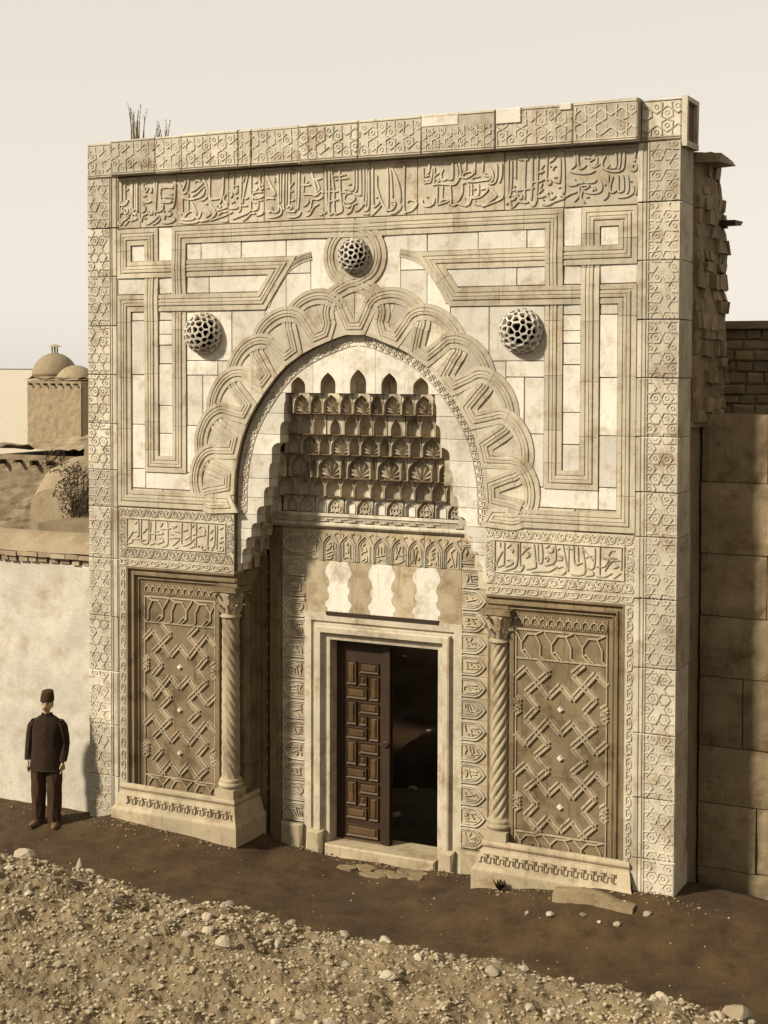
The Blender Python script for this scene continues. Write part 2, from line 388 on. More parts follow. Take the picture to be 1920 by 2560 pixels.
# relief lettering, traced stroke by stroke (x,z in millimetres on the facade)
LETTERS = {
    'f1': '555,8491 554,8228|615,8488 615,8255|624,8360 666,8380|526,8191 572,8170 628,8187 665,8245 702,8232 711,8220|712,8453 711,8175 693,8116|731,8437 725,8130 775,8112 794,8127|804,8478 803,8111 812,8096|777,8449 776,8127|526,8214 525,8018|563,8144 553,8070 591,8106|600,8113 619,8127 651,8103 637,8066 609,8067 600,8105|711,8070 683,8049 627,8014|784,8037 748,8054 720,8032 738,8001 803,7991|803,7991 720,7965 673,7974 636,7938 590,7902|590,7985 627,7991 674,8019|506,7958 525,7920 553,7926 581,7970 627,7984',
    'f2': '905,8487 900,8346|932,8430 987,8468|923,8389 923,8345 959,8335 982,8386|996,8334 1032,8324 1032,8384|895,8271 950,8276|868,8213 904,8174 877,8160|922,8188 995,8192 1041,8212 1064,8196|1123,8476 1114,8380 1095,8113 1104,8060|1083,8470 1082,8203 1081,8024|1177,8391 1213,8367 1285,8371 1357,8360 1375,8388 1384,8447|1213,8382 1177,8347 1168,8273 1186,8235|1294,8304 1357,8278 1393,8306|1231,8240 1285,8245 1366,8226|1159,8199 1231,8177 1321,8177 1348,8198|1406,8468 1401,8291 1374,8115 1311,8111|1177,8124 1213,8137 1194,8079 1104,8060|867,8071 922,8083 931,8135 904,8151|867,7944 894,8017 958,8044 977,8073 995,8043 1040,8041 1050,8085|903,7987 949,7989|931,7919 994,7916 1104,7979 1122,8008 1158,7999|1040,7899 1131,7933 1167,7983|1185,8005 1230,7973 1248,8024 1284,8008 1329,8013 1338,8057|1185,7923 1284,7912 1374,7930 1392,7966 1356,7990|1221,8055 1239,8077|1284,8067 1329,8073',
    'f3': '1437,8415 1482,8383 1508,8330 1544,8372 1571,8459|1491,8346 1526,8285 1579,8297 1606,8406 1606,8472|1464,8258 1535,8218 1641,8198 1764,8214 1826,8241 1843,8284|1517,8212 1517,8050|1606,8310 1605,8060|1445,8053 1499,8014|1490,7948 1587,7940 1676,7947 1702,7968|1543,7982 1588,8024 1658,8051 1694,8012 1693,7968|1650,8169 1720,8041 1711,7982 1764,7958 1799,8037|1463,7912 1587,7899 1711,7902 1816,7934 1895,7931|1703,8408 1738,8435 1800,8417|1641,8301 1703,8313 1808,8380 1817,8409|1659,8256 1720,8261 1817,8336 1861,8356|1624,8287 1676,8233|1826,8460 1887,8340 1896,8252|1782,8184 1835,8182 1879,8209 1896,8223|1932,8483 1927,8265 1940,8191 2044,8186 2079,8192 2087,8213|2139,8472 2122,8255 2087,8141 2035,8121|1783,8228 1835,8255 1853,8327|1870,8063 1913,8025 1931,7995 1870,7961|1931,8119 2000,8043 2009,7991 1922,7930 1782,7913|2035,8092 2070,8112 2087,8075 2035,8049|2035,8049 2087,8046 2199,8077|2061,7975 2104,8016 2182,8020|1931,7915 2009,7933 2061,7946 2199,7983|2087,7915 2156,7898 2199,7903|2174,8238 2139,8196 2148,8152 2199,8114|1852,8130 1896,8128',
    'f4': '2294,8492 2285,8305|2277,8269 2302,8246 2337,8252 2337,8317|2302,8333 2354,8334|2319,8173 2345,8197|2251,8126 2302,8138|2216,8062 2268,8053 2336,8057 2353,8078 2388,8083 2490,8079|2401,8486 2388,8098 2379,8026 2353,8005|2498,8481 2439,8239 2413,8111|2426,8377 2447,8441|2541,8479 2536,8091 2523,8005 2405,7960 2268,7922|2447,8181 2473,8166 2507,8186|2216,7990 2268,8009|2583,8361 2617,8360 2625,8381|2562,8266 2608,8260 2650,8308|2675,8500 2671,8299 2692,8270 2722,8283|2692,8341 2717,8311|2717,8183 2650,8164 2583,8175 2566,8212 2608,8238 2709,8240|2566,8190 2566,8133 2616,8112 2642,8122 2633,8029 2549,8018|2650,8136 2709,8137|2413,7895 2473,7921 2540,7976 2608,7980|2616,7951 2692,7962 2721,7996|2217,8272 2251,8263 2264,8219 2234,8192',
    'f5': '2768,8437 2834,8305 2884,8217 2876,8189 2826,8206|2751,8295 2793,8279|2751,8145 2809,8157 2884,8146|2768,8023 2809,7985 2843,8034 2851,7991 2926,7987 2942,8072 2934,8457|2876,8410 2884,8353|2784,7929 2859,7919 2959,7943 2984,7999 2959,8064|2976,8454 2972,8099|3017,8452 3009,8069 3025,8004|3058,8443 3050,8067|3099,8455 3091,8079 3050,8024|3042,7996 3108,7979 3174,7976|3058,8038 3100,8058 3124,8021 3058,7996|3108,8284 3157,8338|3116,8220 3149,8232|3116,8114 3165,8115|3075,7931 3116,7908 3189,7912|3100,7978 3182,7982|3198,8483 3191,7989|3231,8516 3227,8157 3211,8002|3075,7916 3141,7909 3223,7923 3256,7972|3296,8400 3293,8210|3313,8300 3362,8333|3288,8182 3402,8176 3475,8180 3402,8464|3256,8296 3345,8292 3394,8296|3434,8357 3499,8354 3547,8365|3467,8356 3515,8241 3483,8207|3402,8064 3419,8112 3516,8114 3568,8147|3475,8159 3548,8211 3568,8182|3280,8041 3321,8046 3362,8094 3346,8123|3329,7997 3378,7987 3402,8064|3321,7923 3378,7931 3435,8013 3508,8052|3516,7918 3560,7923',
    'f6': '3604,8481 3612,8208 3628,7941|3652,8485 3656,8206 3652,7940 3708,7938 3724,7993|3680,8484 3716,8203 3724,7944 3788,7934 3828,7946|3795,8463 3804,8198 3836,7953|3692,8382 3771,8381 3883,8389|3807,8337 3914,8342|3732,8334 3772,8336|3644,8238 3684,8243|3708,8196 3780,8199 3764,8256|3604,8194 3708,8196|3636,8067 3708,8084 3780,8095|3795,8460 3946,8448|3859,8209 3907,8214 3986,8210 3993,8445|3914,8262 3954,8274|3827,8176 3891,8173|3962,8166 3891,8159 3859,8098 3891,8055 3954,8052 4002,8091 3986,8134|3852,8057 3867,8014 3923,7998 3962,8017|4032,8443 4029,8201 4001,8188|4017,8153 4072,8136 4088,8170 4079,8440|4126,8444 4127,8154 4112,8003|4165,8456 4166,8180 4151,8001|4193,8413 4190,7986 4112,7948|3891,7916 3947,7941 3986,8023 4033,8034|4002,7946 4057,7957 4127,8023 4174,8083|4112,7906 4190,7899|3596,8041 3604,7963 3580,7929',
    'f7': '4246,8464 4251,8017 4317,8020 4333,8061|4286,8091 4309,8096|4301,8358 4301,8221 4364,8039 4418,7961 4449,7973 4447,8439|4478,8437 4494,8279 4506,8087|4501,8429 4570,8289 4609,8150 4610,8014|4487,8019 4502,8039 4533,8031 4533,8004 4495,8005|4541,8037 4541,7983 4495,7937 4426,7947|4633,8006 4610,7945 4549,7900 4480,7896|4225,7897 4263,7906 4364,8004|4669,8481 4662,8270 4663,7929 4709,7907 4777,7924 4822,7977 4822,8010 4799,8032 4739,8042 4701,8016|4255,7989 4286,7987',
    'f8': '4913,8412 4917,8236|4992,8455 4984,8367 4947,8315 4992,8319|4917,8229 4970,8240 5007,8251 5029,8398|4925,8276 4955,8261 4992,8272|5059,8410 5052,8229|5059,8309 5111,8340 5134,8352|5067,8261 5097,8273 5112,8246 5075,8227|5170,8384 5141,8325 5149,8264 5193,8255 5223,8280|5215,8441 5251,8446|5223,8273 5267,8257 5289,8283 5288,8471|5333,8428 5355,8346 5341,8253|5369,8452 5392,8344 5385,8291 5341,8220 5297,8195 5119,8212 5030,8203|5414,8290 5443,8321 5516,8337 5545,8322 5538,8296 5472,8266 5414,8273 5399,8290|5457,8461 5454,8341|5570,8441 5567,8308|5531,8250 5574,8267 5632,8271|5465,8223 5560,8215 5669,8223 5748,8232 5769,8263 5755,8297 5704,8307 5683,8295 5704,8274 5762,8270|5675,8454 5668,8315|5726,8372 5783,8322 5798,8235 5748,8185 5813,8188 5841,8266 5840,8405|5904,8408 5898,8263 5870,8185|5407,8196 5451,8207|5414,8196 5408,8089 5371,8018 5335,7993|4903,8040 4903,7986 4971,7959 5038,7979 5060,8053|4956,8065 4978,8070|5097,8186 5091,7984|5164,8189 5157,8035|5128,8002 5172,8027 5224,8025 5231,8004 5091,7970|5239,7977 5268,7989 5260,8191|5269,7962 5313,7953 5357,7971 5416,7955 5481,7959 5495,8178|5531,8190 5525,8030 5489,7945|5430,8048 5488,8032 5568,8048 5612,8066 5618,8185|5553,8129 5582,8131|5640,8124 5684,8129 5727,8133 5720,8100 5641,8038 5532,8023|5748,8132 5828,8055 5828,8029 5742,7967 5656,7944 5576,7968 5576,8001|5871,8053 5914,8031 5885,7993 5742,7947 5656,7924',
    'f9': '5985,8438 5985,8028|6028,8426 6014,8071 5983,8019|6076,8438 6077,8216|6107,8441 6150,8431 6192,8435 6224,8429|6194,8484 6183,8210 6184,7979|6276,8479 6272,8176 6263,7971|6344,8490 6335,8182 6326,8007 6326,7958 6295,7905 6258,7912|6014,8091 6099,8087 6184,8095 6299,8106|6273,8171 6335,8173 6398,8184 6413,8203|6050,8237 6072,8246|6051,8124 6072,8142|6099,8082 6100,8018 6137,7991 6147,8025 6115,8056|6030,8031 6052,8035 6073,8019 6052,7986 6020,7992|6015,7987 6010,7933 6031,7932|5956,7936 5988,7954|6010,7899 6052,7907 6110,7958 6185,7945 6232,7952|6350,8279 6382,8273 6418,8295|6381,8312 6418,8363|6458,8488 6450,8196|6475,8380 6521,8406 6552,8448|6485,8335 6501,8339|6517,8294 6537,8332 6563,8336|6533,8211 6569,8211|6445,8181 6471,8195 6497,8174 6492,8140 6455,8142|6609,8420 6605,8178 6580,8155 6528,8177|6352,8040 6409,8091|6372,8097 6398,8155|6331,8002 6394,7999 6456,8020|6477,8048 6456,8020 6483,7980 6514,7973 6560,8005|6492,8057 6513,8037|6585,8091 6616,8099|6627,8041 6658,8059 6652,8418|6607,7998 6643,8001 6658,7971 6571,7946 6467,7907 6389,7916|6405,7959 6415,7973',
    'f10': '6779,8471 6786,8341 6736,8296|6816,8481 6820,8351 6842,8296 6880,8300 6916,8333|6894,8405 6922,8412 6959,8398|6941,8367 6978,8377 7009,8398 6990,8423|6941,8367 6960,8337 6997,8323 7034,8338 7039,8414|7002,8428 7033,8432|6711,8280 6774,8253 6880,8235 6967,8239 7022,8263|6972,8312 7022,8304 7089,8347 7137,8420|7137,8414 7101,8346 7114,8281 7157,8284 7187,8317|7187,8282 7230,8280 7260,8296 7259,8441|7307,8450 7303,8322 7285,8259|7120,8280 7169,8254 7230,8239 7303,8241 7345,8279 7356,8447|7412,8258 7454,8235 7490,8248 7490,8294 7460,8302 7442,8279|7453,8343 7483,8344|7482,8445 7477,8376|6687,8134 6738,8110 6800,8116 6831,8144|6781,8170 6793,8178|6831,8132 6881,8135 6893,8152 6918,8133 6955,8131 7011,8134 7035,8162|6856,8095 6900,8105 6949,8096 6925,8074 6881,8058|6881,8058 6863,8018 6857,7959 6901,7910|6676,7986 6738,8018 6813,8038|6831,8096 6832,7996 6777,7928|6888,8040 6925,8021 6987,8012 7061,8014 7091,8042 7097,8094 7072,8148|6987,8035 7011,8070 7024,8045|6913,7971 6950,7973|7128,8093 7176,8125|7170,8202 7171,8091 7165,7974 7117,7929|7225,8187 7195,8089 7196,8025 7232,8009 7269,8033|7285,8195 7287,8032 7323,8013 7347,8041 7340,8192|7394,8189 7402,8049 7384,7986|7456,8070 7462,8012 7432,7972 7366,7952 7281,7951|7425,8118 7443,8123|7509,8195 7498,8045 7487,7970',
    'pl': '812,4063 811,3854 753,3850|858,4065 851,3761|973,4061 972,3777|1008,4044 995,3807|1082,4067 1076,3811|754,4003 800,4043|742,3897 800,3910|643,3797 730,3906|637,3739 707,3762 718,3801 823,3807|881,3886 950,3956|869,3781 915,3812 961,3795 949,3757 857,3761|995,3740 1075,3773 1121,3766 1212,3800|984,3891 1178,3892 1190,3921|1042,3932 1133,3923|1156,3957 1292,3973 1405,3998|1156,3985 1190,4034 1145,4041|1144,3834 1167,3854 1190,3827 1201,3790|1270,4057 1274,3803 1246,3745 1144,3716 1075,3726|1292,4049 1326,4013 1416,4008|1337,3995 1382,3950 1450,3935|1314,3899 1359,3897|1292,3842 1461,3860|1348,3751 1404,3792 1461,3842|1280,3714 1370,3715 1438,3737|1495,4059 1488,3787|1506,3947 1584,3970|1539,3837 1606,3878 1617,3925|1505,3760 1617,3794 1717,3884 1861,3919 1872,3948|1634,4056 1628,3814|1651,4001 1684,4040|1662,3899 1695,3920|1617,3738 1684,3761 1684,3807|1718,4061 1711,3753|1751,3997 1806,4028 1850,3984 1839,3928|1739,3755 1772,3784 1805,3768 1794,3739|1728,3717 1816,3722 1883,3744|1900,4051 1888,3726 1970,3740|1927,3941 1971,3990|1927,3849 1971,3898|1998,4047 1987,3787 1916,3765|2036,4049 2025,3743|2069,3995 2124,4026|2080,3885 2123,3906|2069,3820 2123,3851|2069,3755 2091,3784 2123,3768 2112,3730 2036,3735',
    'pr': '5913,4049 5913,3993|5967,4052 5962,3806|5943,3951 5866,3812 5891,3768 5962,3795|5997,3987 6045,4034|6033,3978 6069,3969 6057,3935|5974,3774 6022,3788 6070,3824 6034,3855 5998,3842|5939,3715 6022,3743 6117,3805 6128,4050|6157,4063 6159,3796|6082,3725 6165,3730 6200,3799 6165,3808|6176,3920 6234,3990 6281,4015|6199,4021 6234,3990|6223,3889 6270,3914 6258,3958|6328,4051 6347,3841 6342,3786 6236,3757|6375,4053 6382,3866|6422,4056 6423,3846 6329,3874|6469,4014 6515,4050|6492,3972 6550,3975 6561,4031|6458,3892 6481,3916 6504,3895 6481,3861|6584,4054 6586,3878 6482,3817|6632,3925 6655,3937 6666,3894 6609,3891|6608,4000 6642,4024|6295,3727 6400,3745 6517,3753 6609,3814|6458,3815 6574,3845|6677,4059 6736,3767|6746,4052 6742,3778|6712,4028 6780,4021|6803,4056 6816,3860 6907,3876|6855,4048 6862,3884|6906,4051 6942,3791 6885,3733 6771,3737|6564,3723 6656,3718 6714,3766|6610,3792 6679,3818|6941,3933 7020,3959|6917,4029 6986,3957 7032,3906|7053,4048 7044,3830 6964,3815|7115,4063 7112,3759|6942,3726 7033,3743 7033,3786|7066,3843 7167,3849 7211,3928 7144,3945|7211,3971 7244,4027 7289,4029|7222,3950 7312,3945|7268,3834 7324,3859 7290,3879|7067,3734 7157,3729 7257,3779|7168,3795 7245,3908 7345,3925|7269,3715 7358,3786|7366,4066 7363,3819',
    'a1': '3044,3842 3040,3728 2933,3689|3086,3763 3081,3625|3109,3813 3100,3618|2970,3805 3016,3832|2942,3739 3007,3759 3035,3736|3016,3711 3053,3729 3054,3696|2933,3624 2989,3644 3026,3622 3072,3625',
    'a2': '3301,3848 3292,3735|3333,3826 3329,3624|3228,3812 3265,3838|3210,3754 3265,3789 3265,3814|3192,3729 3256,3765|3183,3680 3256,3716 3320,3728|3192,3656 3256,3668 3311,3695|3192,3624 3265,3628 3283,3662',
    'a3': '3465,3817 3466,3640|3565,3807 3565,3638|3510,3803 3529,3820 3520,3788|3493,3706 3538,3709 3538,3757|3466,3624 3529,3644 3583,3632',
    'a4': '3726,3800 3762,3842|3709,3783 3709,3679|3744,3737 3780,3739 3771,3770|3709,3711 3753,3730|3825,3797 3825,3607|3789,3676 3789,3612|3709,3615 3754,3642 3709,3655|3754,3602 3789,3620',
    'a5': '3937,3820 3933,3701|3980,3806 3980,3720|4028,3843 4023,3740|4051,3827 4057,3614|3909,3682 3966,3694 4042,3716|3928,3615 3985,3652 4052,3622|3928,3649 3976,3660',
    'a6': '4193,3818 4189,3665|4245,3821 4194,3682 4166,3663|4278,3831 4279,3645|4222,3701 4316,3723|4156,3603 4250,3618 4316,3664',
    'a7': '4437,3807 4438,3629|4488,3801 4456,3622 4549,3620 4539,3804|4456,3816 4483,3843|4400,3627 4428,3696|4493,3675 4521,3702',
    'a8': '4687,3796 4733,3841|4770,3801 4780,3626|4806,3778 4802,3635|4632,3734 4669,3703 4715,3714 4696,3771 4733,3782|4632,3633 4678,3636 4688,3662|4715,3647 4752,3674 4743,3632',
    'a9': '4943,3803 4989,3622|4943,3803 4997,3848|5025,3816 5012,3632|5047,3792 5044,3626|4889,3674 4934,3735|4926,3627 4962,3645',
}

# ------------------------------------------------------------------ the portal
portal = tag(empty('stone_portal'), 'carved marble gateway with pointed stalactite niche and Arabic inscription frieze', 'portal')
Z_TOP, Z_PAR, Z_FRZ0 = 9.0, 8.535, 7.865
COURSES = [0.0, 0.72, 1.46, 2.20, 2.86, 3.50, 4.206, 4.70, 5.31, 5.957, 6.598, 7.244, 7.875, 8.535]

# the niche arch: (half width, height)
ARCH = smooth_line([(1.725, 4.21), (1.703, 4.69), (1.63, 5.07), (1.49, 5.42), (1.225, 5.80), (0.92, 6.105), (0.56, 6.305), (0.19, 6.435), (0.0, 6.466)], 6)
def arch_u(z):
    if z <= ARCH[0].y: return 1.725
    if z >= 6.466: return 0.0
    for a, b in zip(ARCH, ARCH[1:]):
        if a.y <= z <= b.y:
            return a.x + (b.x - a.x) * (z - a.y) / max(1e-6, b.y - a.y)
    return 0.0
ARCH_L = [Vector((XC - p.x, p.y)) for p in ARCH]                       # left half, springing to apex
ARCH_ALL = ARCH_L + [Vector((XC + p.x, p.y)) for p in reversed(ARCH[:-1])]

# rough core behind the facing
c = MB()
poly = [(0.03, 3.47), (2.285, 3.47)] + [tuple(p) for p in ARCH_ALL] + [(5.735, 3.47), (7.985, 3.47), (7.985, 8.97), (0.03, 8.97)]
c.prism(poly, 0.03, 0.52)
c.box(0.03, 0.52, 0.03, 0.52, -0.4, 3.46); c.box(7.5, 7.985, 0.03, 0.52, -0.4, 3.46)
for x0, x1 in ((0.53, 2.0), (6.02, 7.49)):
    c.box(x0, x1, 0.125, 0.50, -0.4, 3.46)
for x0, x1 in ((0.53, 2.275), (5.745, 7.49)):
    c.box(x0, x1, 0.285, 0.90, -0.4, 4.4)
c.build('core', 'core', portal)

# ---- star strapwork of the frame: six-pointed stars on a hexagonal net, small hexagons between them
STARW = 0.335
def clip_seg(a, b, x0, x1, z0, z1):
    """Liang-Barsky"""
    dx, dz = b.x - a.x, b.y - a.y
    t0, t1 = 0.0, 1.0
    for p, q in ((-dx, a.x - x0), (dx, x1 - a.x), (-dz, a.y - z0), (dz, z1 - a.y)):
        if abs(p) < 1e-9:
            if q < 0: return None
            continue
        r = q / p
        if p < 0: t0 = max(t0, r)
        else: t1 = min(t1, r)
    if t1 - t0 < 1e-3: return None
    d = b - a
    return a + d * t0, a + d * t1

def strapwork(mb, x0, x1, z0, z1, mp, run_z=True, phase=0.0):
    """carved star strapwork filling a rectangle; a row of stars runs along its middle, part stars along both edges"""
    L0, L1 = (z0, z1) if run_z else (x0, x1)
    W0, W1 = (x0, x1) if run_z else (z0, z1)
    p = (W1 - W0) * 0.66
    mid = (W0 + W1) / 2
    lines = []
    def put(c, l, pts):
        lines.append([Vector((c + a, l + b)) if run_z else Vector((l + b, c + a)) for a, b in pts])
    for col in (-1, 0, 1):
        c = mid + col * 0.866 * p
        for i in range(int((L0 - phase) / p) - 2, int((L1 - phase) / p) + 3):
            l = phase + (i + (0.5 if col else 0.0)) * p
            ri = random.uniform(0.245, 0.275) * p
            st = []
            for k in range(6):
                a = R(90 + 60 * k); st.append((0.5 * p * math.cos(a), 0.5 * p * math.sin(a)))
                a = R(120 + 60 * k); st.append((ri * math.cos(a), ri * math.sin(a)))
            st.append(st[0])
            for k in range(6): put(c, l, st[2 * k:2 * k + 3])
            for sx in (-1, 1):                         # hexagons in the gaps, tied to the star by short bars
                hc = (sx * 0.289 * p, 0.5 * p)
                if random.random() < 0.8: put(c, l, [(hc[0] + 0.105 * p * math.cos(R(60 * k)), hc[1] + 0.105 * p * math.sin(R(60 * k))) for k in range(7)])
    for pts in lines:
        if random.random() < 0.05: continue            # worn away
        run = []
        w_, h_ = (0.0185 if len(pts) < 5 else 0.012) * random.uniform(0.85, 1.2), (0.010 if len(pts) < 5 else 0.006)
        for a, b in zip(pts, pts[1:]):
            c_ = clip_seg(a, b, x0, x1, z0, z1)
            if c_ is None:
                if len(run) > 1: mb.ridge(run, w_, h_, mp, taper=0.55, jit=0.003)
                run = []
                continue
            if not run or (run[-1] - c_[0]).length > 1e-4:
                if len(run) > 1: mb.ridge(run, w_, h_, mp, taper=0.55, jit=0.003)
                run = [c_[0], c_[1]]
            else:
                run.append(c_[1])
        if len(run) > 1: mb.ridge(run, w_, h_, mp, taper=0.55, jit=0.003)

# vertical frame bands, block by block
LJ = [-0.3, 0.62, 1.30, 2.02, 2.75, 3.52, 4.206, 4.70, 5.31, 5.957, 6.598, 7.244, 7.881, 8.535]
for side in (0, 1):
    for z0, z1 in zip(LJ, LJ[1:]):
        x0, x1 = (0.0, 0.496) if side == 0 else (7.524, 8.0)
        dy = random.uniform(-0.004, 0.004)
        b = MB()
        b.block(x0 + random.uniform(-.004, .004), x1, z0 + 0.004, z1 - 0.004, dy, 0.50 + random.uniform(-.05, .03), 0.009, 0.005)
        o = b.build('band_block', 'band', portal)
        r = MB(); mp = facade(dy)
        sx0, sx1 = (0.012, 0.347) if side == 0 else (7.633, 7.968)
        strapwork(r, sx0, sx1, z0 + 0.012, z1 - 0.012, mp, True, 0.1)
        tag(r.build('strapwork', 'band', o), kind='stuff')
        fl = [(xx if side == 0 else 8.004 - xx, ww) for xx, ww in ((0.366, 0.022), (0.395, 0.022), (0.455, 0.07))]
        if side == 1: fl.append((7.984, 0.022))
        for X, ww in fl:
            r = MB(); r.ridge([(X, z0 + 0.01), (X, z1 - 0.01)], ww, 0.012, mp); r.build('fillet', 'band', o)

# parapet band, overhanging a little
PJ = [0.0, 0.475, 1.185, 1.591, 2.435, 2.624, 3.297, 4.114, 4.948, 5.875, 6.804, 7.544, 8.0]
PY = -0.13
for i, (x0, x1) in enumerate(zip(PJ, PJ[1:])):
    dy = PY + random.uniform(-0.006, 0.006) if 0 < i < len(PJ) - 2 else 0.0
    dz = random.uniform(-0.008, 0.006)
    b = MB()
    z0 = Z_PAR + 0.004
    b.block(x0 + 0.004, x1 - 0.004, z0, Z_TOP + dz, dy, 0.5, 0.010, 0.006)
    o = b.build('parapet_block', 'band' if i != 4 else 'grey', portal)
    r = MB(); mp = facade(dy)
    if i in (8,):                                     # repaired with plain pieces along its top
        strapwork(r, x0 + 0.015, x1 - 0.015, z0 + 0.055, z0 + 0.30, mp, False, 0.2)
    else:
        strapwork(r, x0 + 0.015, x1 - 0.015, z0 + 0.055, Z_TOP - 0.05, mp, False, 0.2)
    for zz in (z0 + 0.022, z0 + 0.045, Z_TOP - 0.022):
        r.ridge([(x0 + 0.012, zz), (x1 - 0.012, zz)], 0.018, 0.010, mp)
    tag(r.build('strapwork', 'band', o), kind='stuff')
b = MB(); b.block(4.955, 5.42, 8.86, 9.0, PY - 0.012, 0.3, 0.006); b.build('repair_block', 'marble', portal)
b = MB(); b.block(5.89, 6.19, 8.83, 8.998, PY - 0.015, 0.3, 0.006); b.build('repair_block', 'marble', portal)
b = MB(); b.block(6.65, 6.79, 8.93, 9.0, PY - 0.014, 0.3, 0.006); b.build('repair_block', 'marble', portal)
# open stone trough end at the right corner of the parapet
b = MB()
for q in ((8.0, 8.06, 0.0, 0.06, 8.52, 9.01), (8.0, 8.06, 0.42, 0.48, 8.52, 9.01), (8.0, 8.06, 0.0, 0.48, 8.47, 8.53), (8.0, 8.06, 0.0, 0.48, 8.96, 9.012)):
    b.box(*q, j=0.004)
b.build('corner_trough', 'band', portal)
b = MB(); b.box(8.0, 8.012, 0.055, 0.425, 8.525, 8.965); b.build('trough_recess', 'core', portal)

# ---- inscription frieze
def strokes(s):
    return [[tuple(int(v) / 1000 for v in q.split(',')) for q in ln.split()] for ln in s.split('|')]
FJ = [0.50, 0.852, 1.428, 2.21, 2.73, 3.577, 4.21, 4.836, 5.937, 6.663, 7.52]
for i, (x0, x1) in enumerate(zip(FJ, FJ[1:])):
    dy = 0.012 + random.uniform(-0.004, 0.004)
    b = MB()
    b.block(x0 + 0.003, x1 - 0.003, Z_FRZ0 + 0.004, Z_PAR - 0.002, dy, 0.3, 0.006, 0.002)
    o = b.build('inscription_block', 'frieze', portal)
    r = MB(); mp = facade(dy)
    for ln in strokes(LETTERS['f%d' % (i + 1)]):
        wide = 0.026 if len(ln) > 2 or abs(ln[0][1] - ln[-1][1]) > 0.15 else 0.032
        r.ridge(smooth_line(ln, 4), wide, 0.017, mp, endtaper=True, nib=True, taper=0.72)
    r.build('lettering', 'band', o)
    r = MB()
    r.ridge([(x0 + 0.006, Z_PAR - 0.030), (x1 - 0.006, Z_PAR - 0.030)], 0.035, 0.018, mp)
    r.build('fillet', 'band', o)

# ---- white panels between the knotted mouldings
def arch_z(x):
    u = abs(x - XC)
    if u >= 1.725: return 4.0
    for a, b in zip(ARCH, ARCH[1:]):
        if b.x <= u <= a.x:
            return a.y + (b.y - a.y) * (a.x - u) / max(1e-6, a.x - b.x)
    return 6.466
def panel(x0, x1, z0, z1, mt='marble', clip=True, dy=None):
    """a plain slab; whatever would reach into the niche is cut along the arch"""
    g = 0.0045
    x0, x1, z0, z1 = x0 + g, x1 - g, z0 + g, z1 - g
    dy = random.uniform(-0.003, 0.003) if dy is None else dy
    b = MB()
    if clip and arch_z(x1) > z0:
        n = 18
        xm = x1
        while arch_z(xm) > z1 - 0.004 and xm > x0: xm -= 0.005
        if xm < x0 + 0.02: return
        pts = [(x0, z1)]
        for k in range(n + 1):
            x = x0 + (xm - x0) * k / n
            pts.append((x, max(z0, arch_z(x) + 0.006)))
        pts.append((xm, z1))
        b.prism(pts, dy, 0.06)
    else:
        b.block(x0, x1, z0, z1, dy, 0.06, 0.005, 0.002)
    o = b.build('panel_slab', mt, portal)
    return o
def both(*a, **k):
    o = panel(*a, **k)
    if o: mirror(o, portal)
CZ = [4.475, 4.70, 5.31, 5.957, 6.598]
both(0.715, 0.93, 7.425, 7.64)
both(1.145, 1.36, 7.425, 7.855)
both(0.50, 0.93, 7.0, 7.215); both(1.145, 1.36, 7.0, 7.215)
both(0.50, 0.715, 7.215, 7.86, mt='grey'); both(0.715, 0.93, 7.64, 7.86, mt='grey')
for z0, z1 in ((4.475, 4.73), (4.73, 5.31), (5.31, 5.957), (5.957, 6.66), (6.66, 6.78)):
    both(0.715, 0.93, z0, z1)
for z0, z1 in ((4.90, 5.20), (5.20, 5.56), (5.56, 6.10), (6.10, 6.34), (6.34, 6.48), (6.48, 6.66), (6.66, 6.78)):
    both(1.145, 1.36, z0, z1)
both(0.93, 1.80, 4.475, 4.705); both(1.80, 2.3, 4.475, 4.705)
both(1.575, 1.80, 7.425, 7.64); both(1.80, 2.40, 7.425, 7.64); both(2.40, 3.05, 7.425, 7.64); both(3.05, 3.62, 7.425, 7.64)
both(1.575, 1.92, 7.0, 7.215); both(1.92, 2.80, 7.0, 7.215)
# spandrel and the round field under the top boss
both(1.575, 2.26, 6.14, 6.78); both(2.26, 2.75, 6.14, 6.78)
both(2.75, 3.05, 5.6, 7.215); both(3.05, 3.40, 5.8, 7.215); both(3.40, 4.007, 6.2, 7.60)
both(1.575, 2.05, 5.957, 6.14); both(2.05, 2.75, 5.6, 6.14)
for z0, z1 in ((4.705, 5.31), (5.31, 5.957)):
    both(1.575, 1.82, z0, z1)
    both(1.82, 2.05, z0, z1)
both(2.05, 2.75, 4.705, 5.31); both(2.05, 2.75, 5.31, 5.6)
both(2.0, 2.3, 4.215, 4.475, mt='grey')
both(0.5, 1.2, 4.215, 4.475, mt='grey'); both(1.2, 2.0, 4.215, 4.475, mt='grey')
for z0, z1 in zip([4.475, 5.31, 5.957, 6.598], [5.31, 5.957, 6.598, 7.0]):
    both(0.50, 0.715, z0, z1, mt='grey')
both(2.8, 4.007, 7.64, 7.862, mt='grey'); both(1.36, 2.8, 7.64, 7.862, mt='grey')
both(0.93, 1.145, 7.215, 7.86, mt='grey'); both(0.93, 1.145, 4.705, 7.0, mt='grey', clip=False); both(1.36, 1.575, 4.705, 7.64, mt='grey', clip=False)
both(1.145, 1.36, 7.215, 7.425, mt='grey'); both(1.575, 2.8, 7.215, 7.425, mt='grey'); both(2.8, 3.40, 7.215, 7.425)
both(0.715, 0.93, 6.78, 7.0, mt='grey'); both(1.145, 1.36, 6.78, 7.0, mt='grey'); both(1.575, 2.75, 6.78, 7.0, mt='grey'); both(1.145, 1.36, 4.705, 4.9, mt='grey')

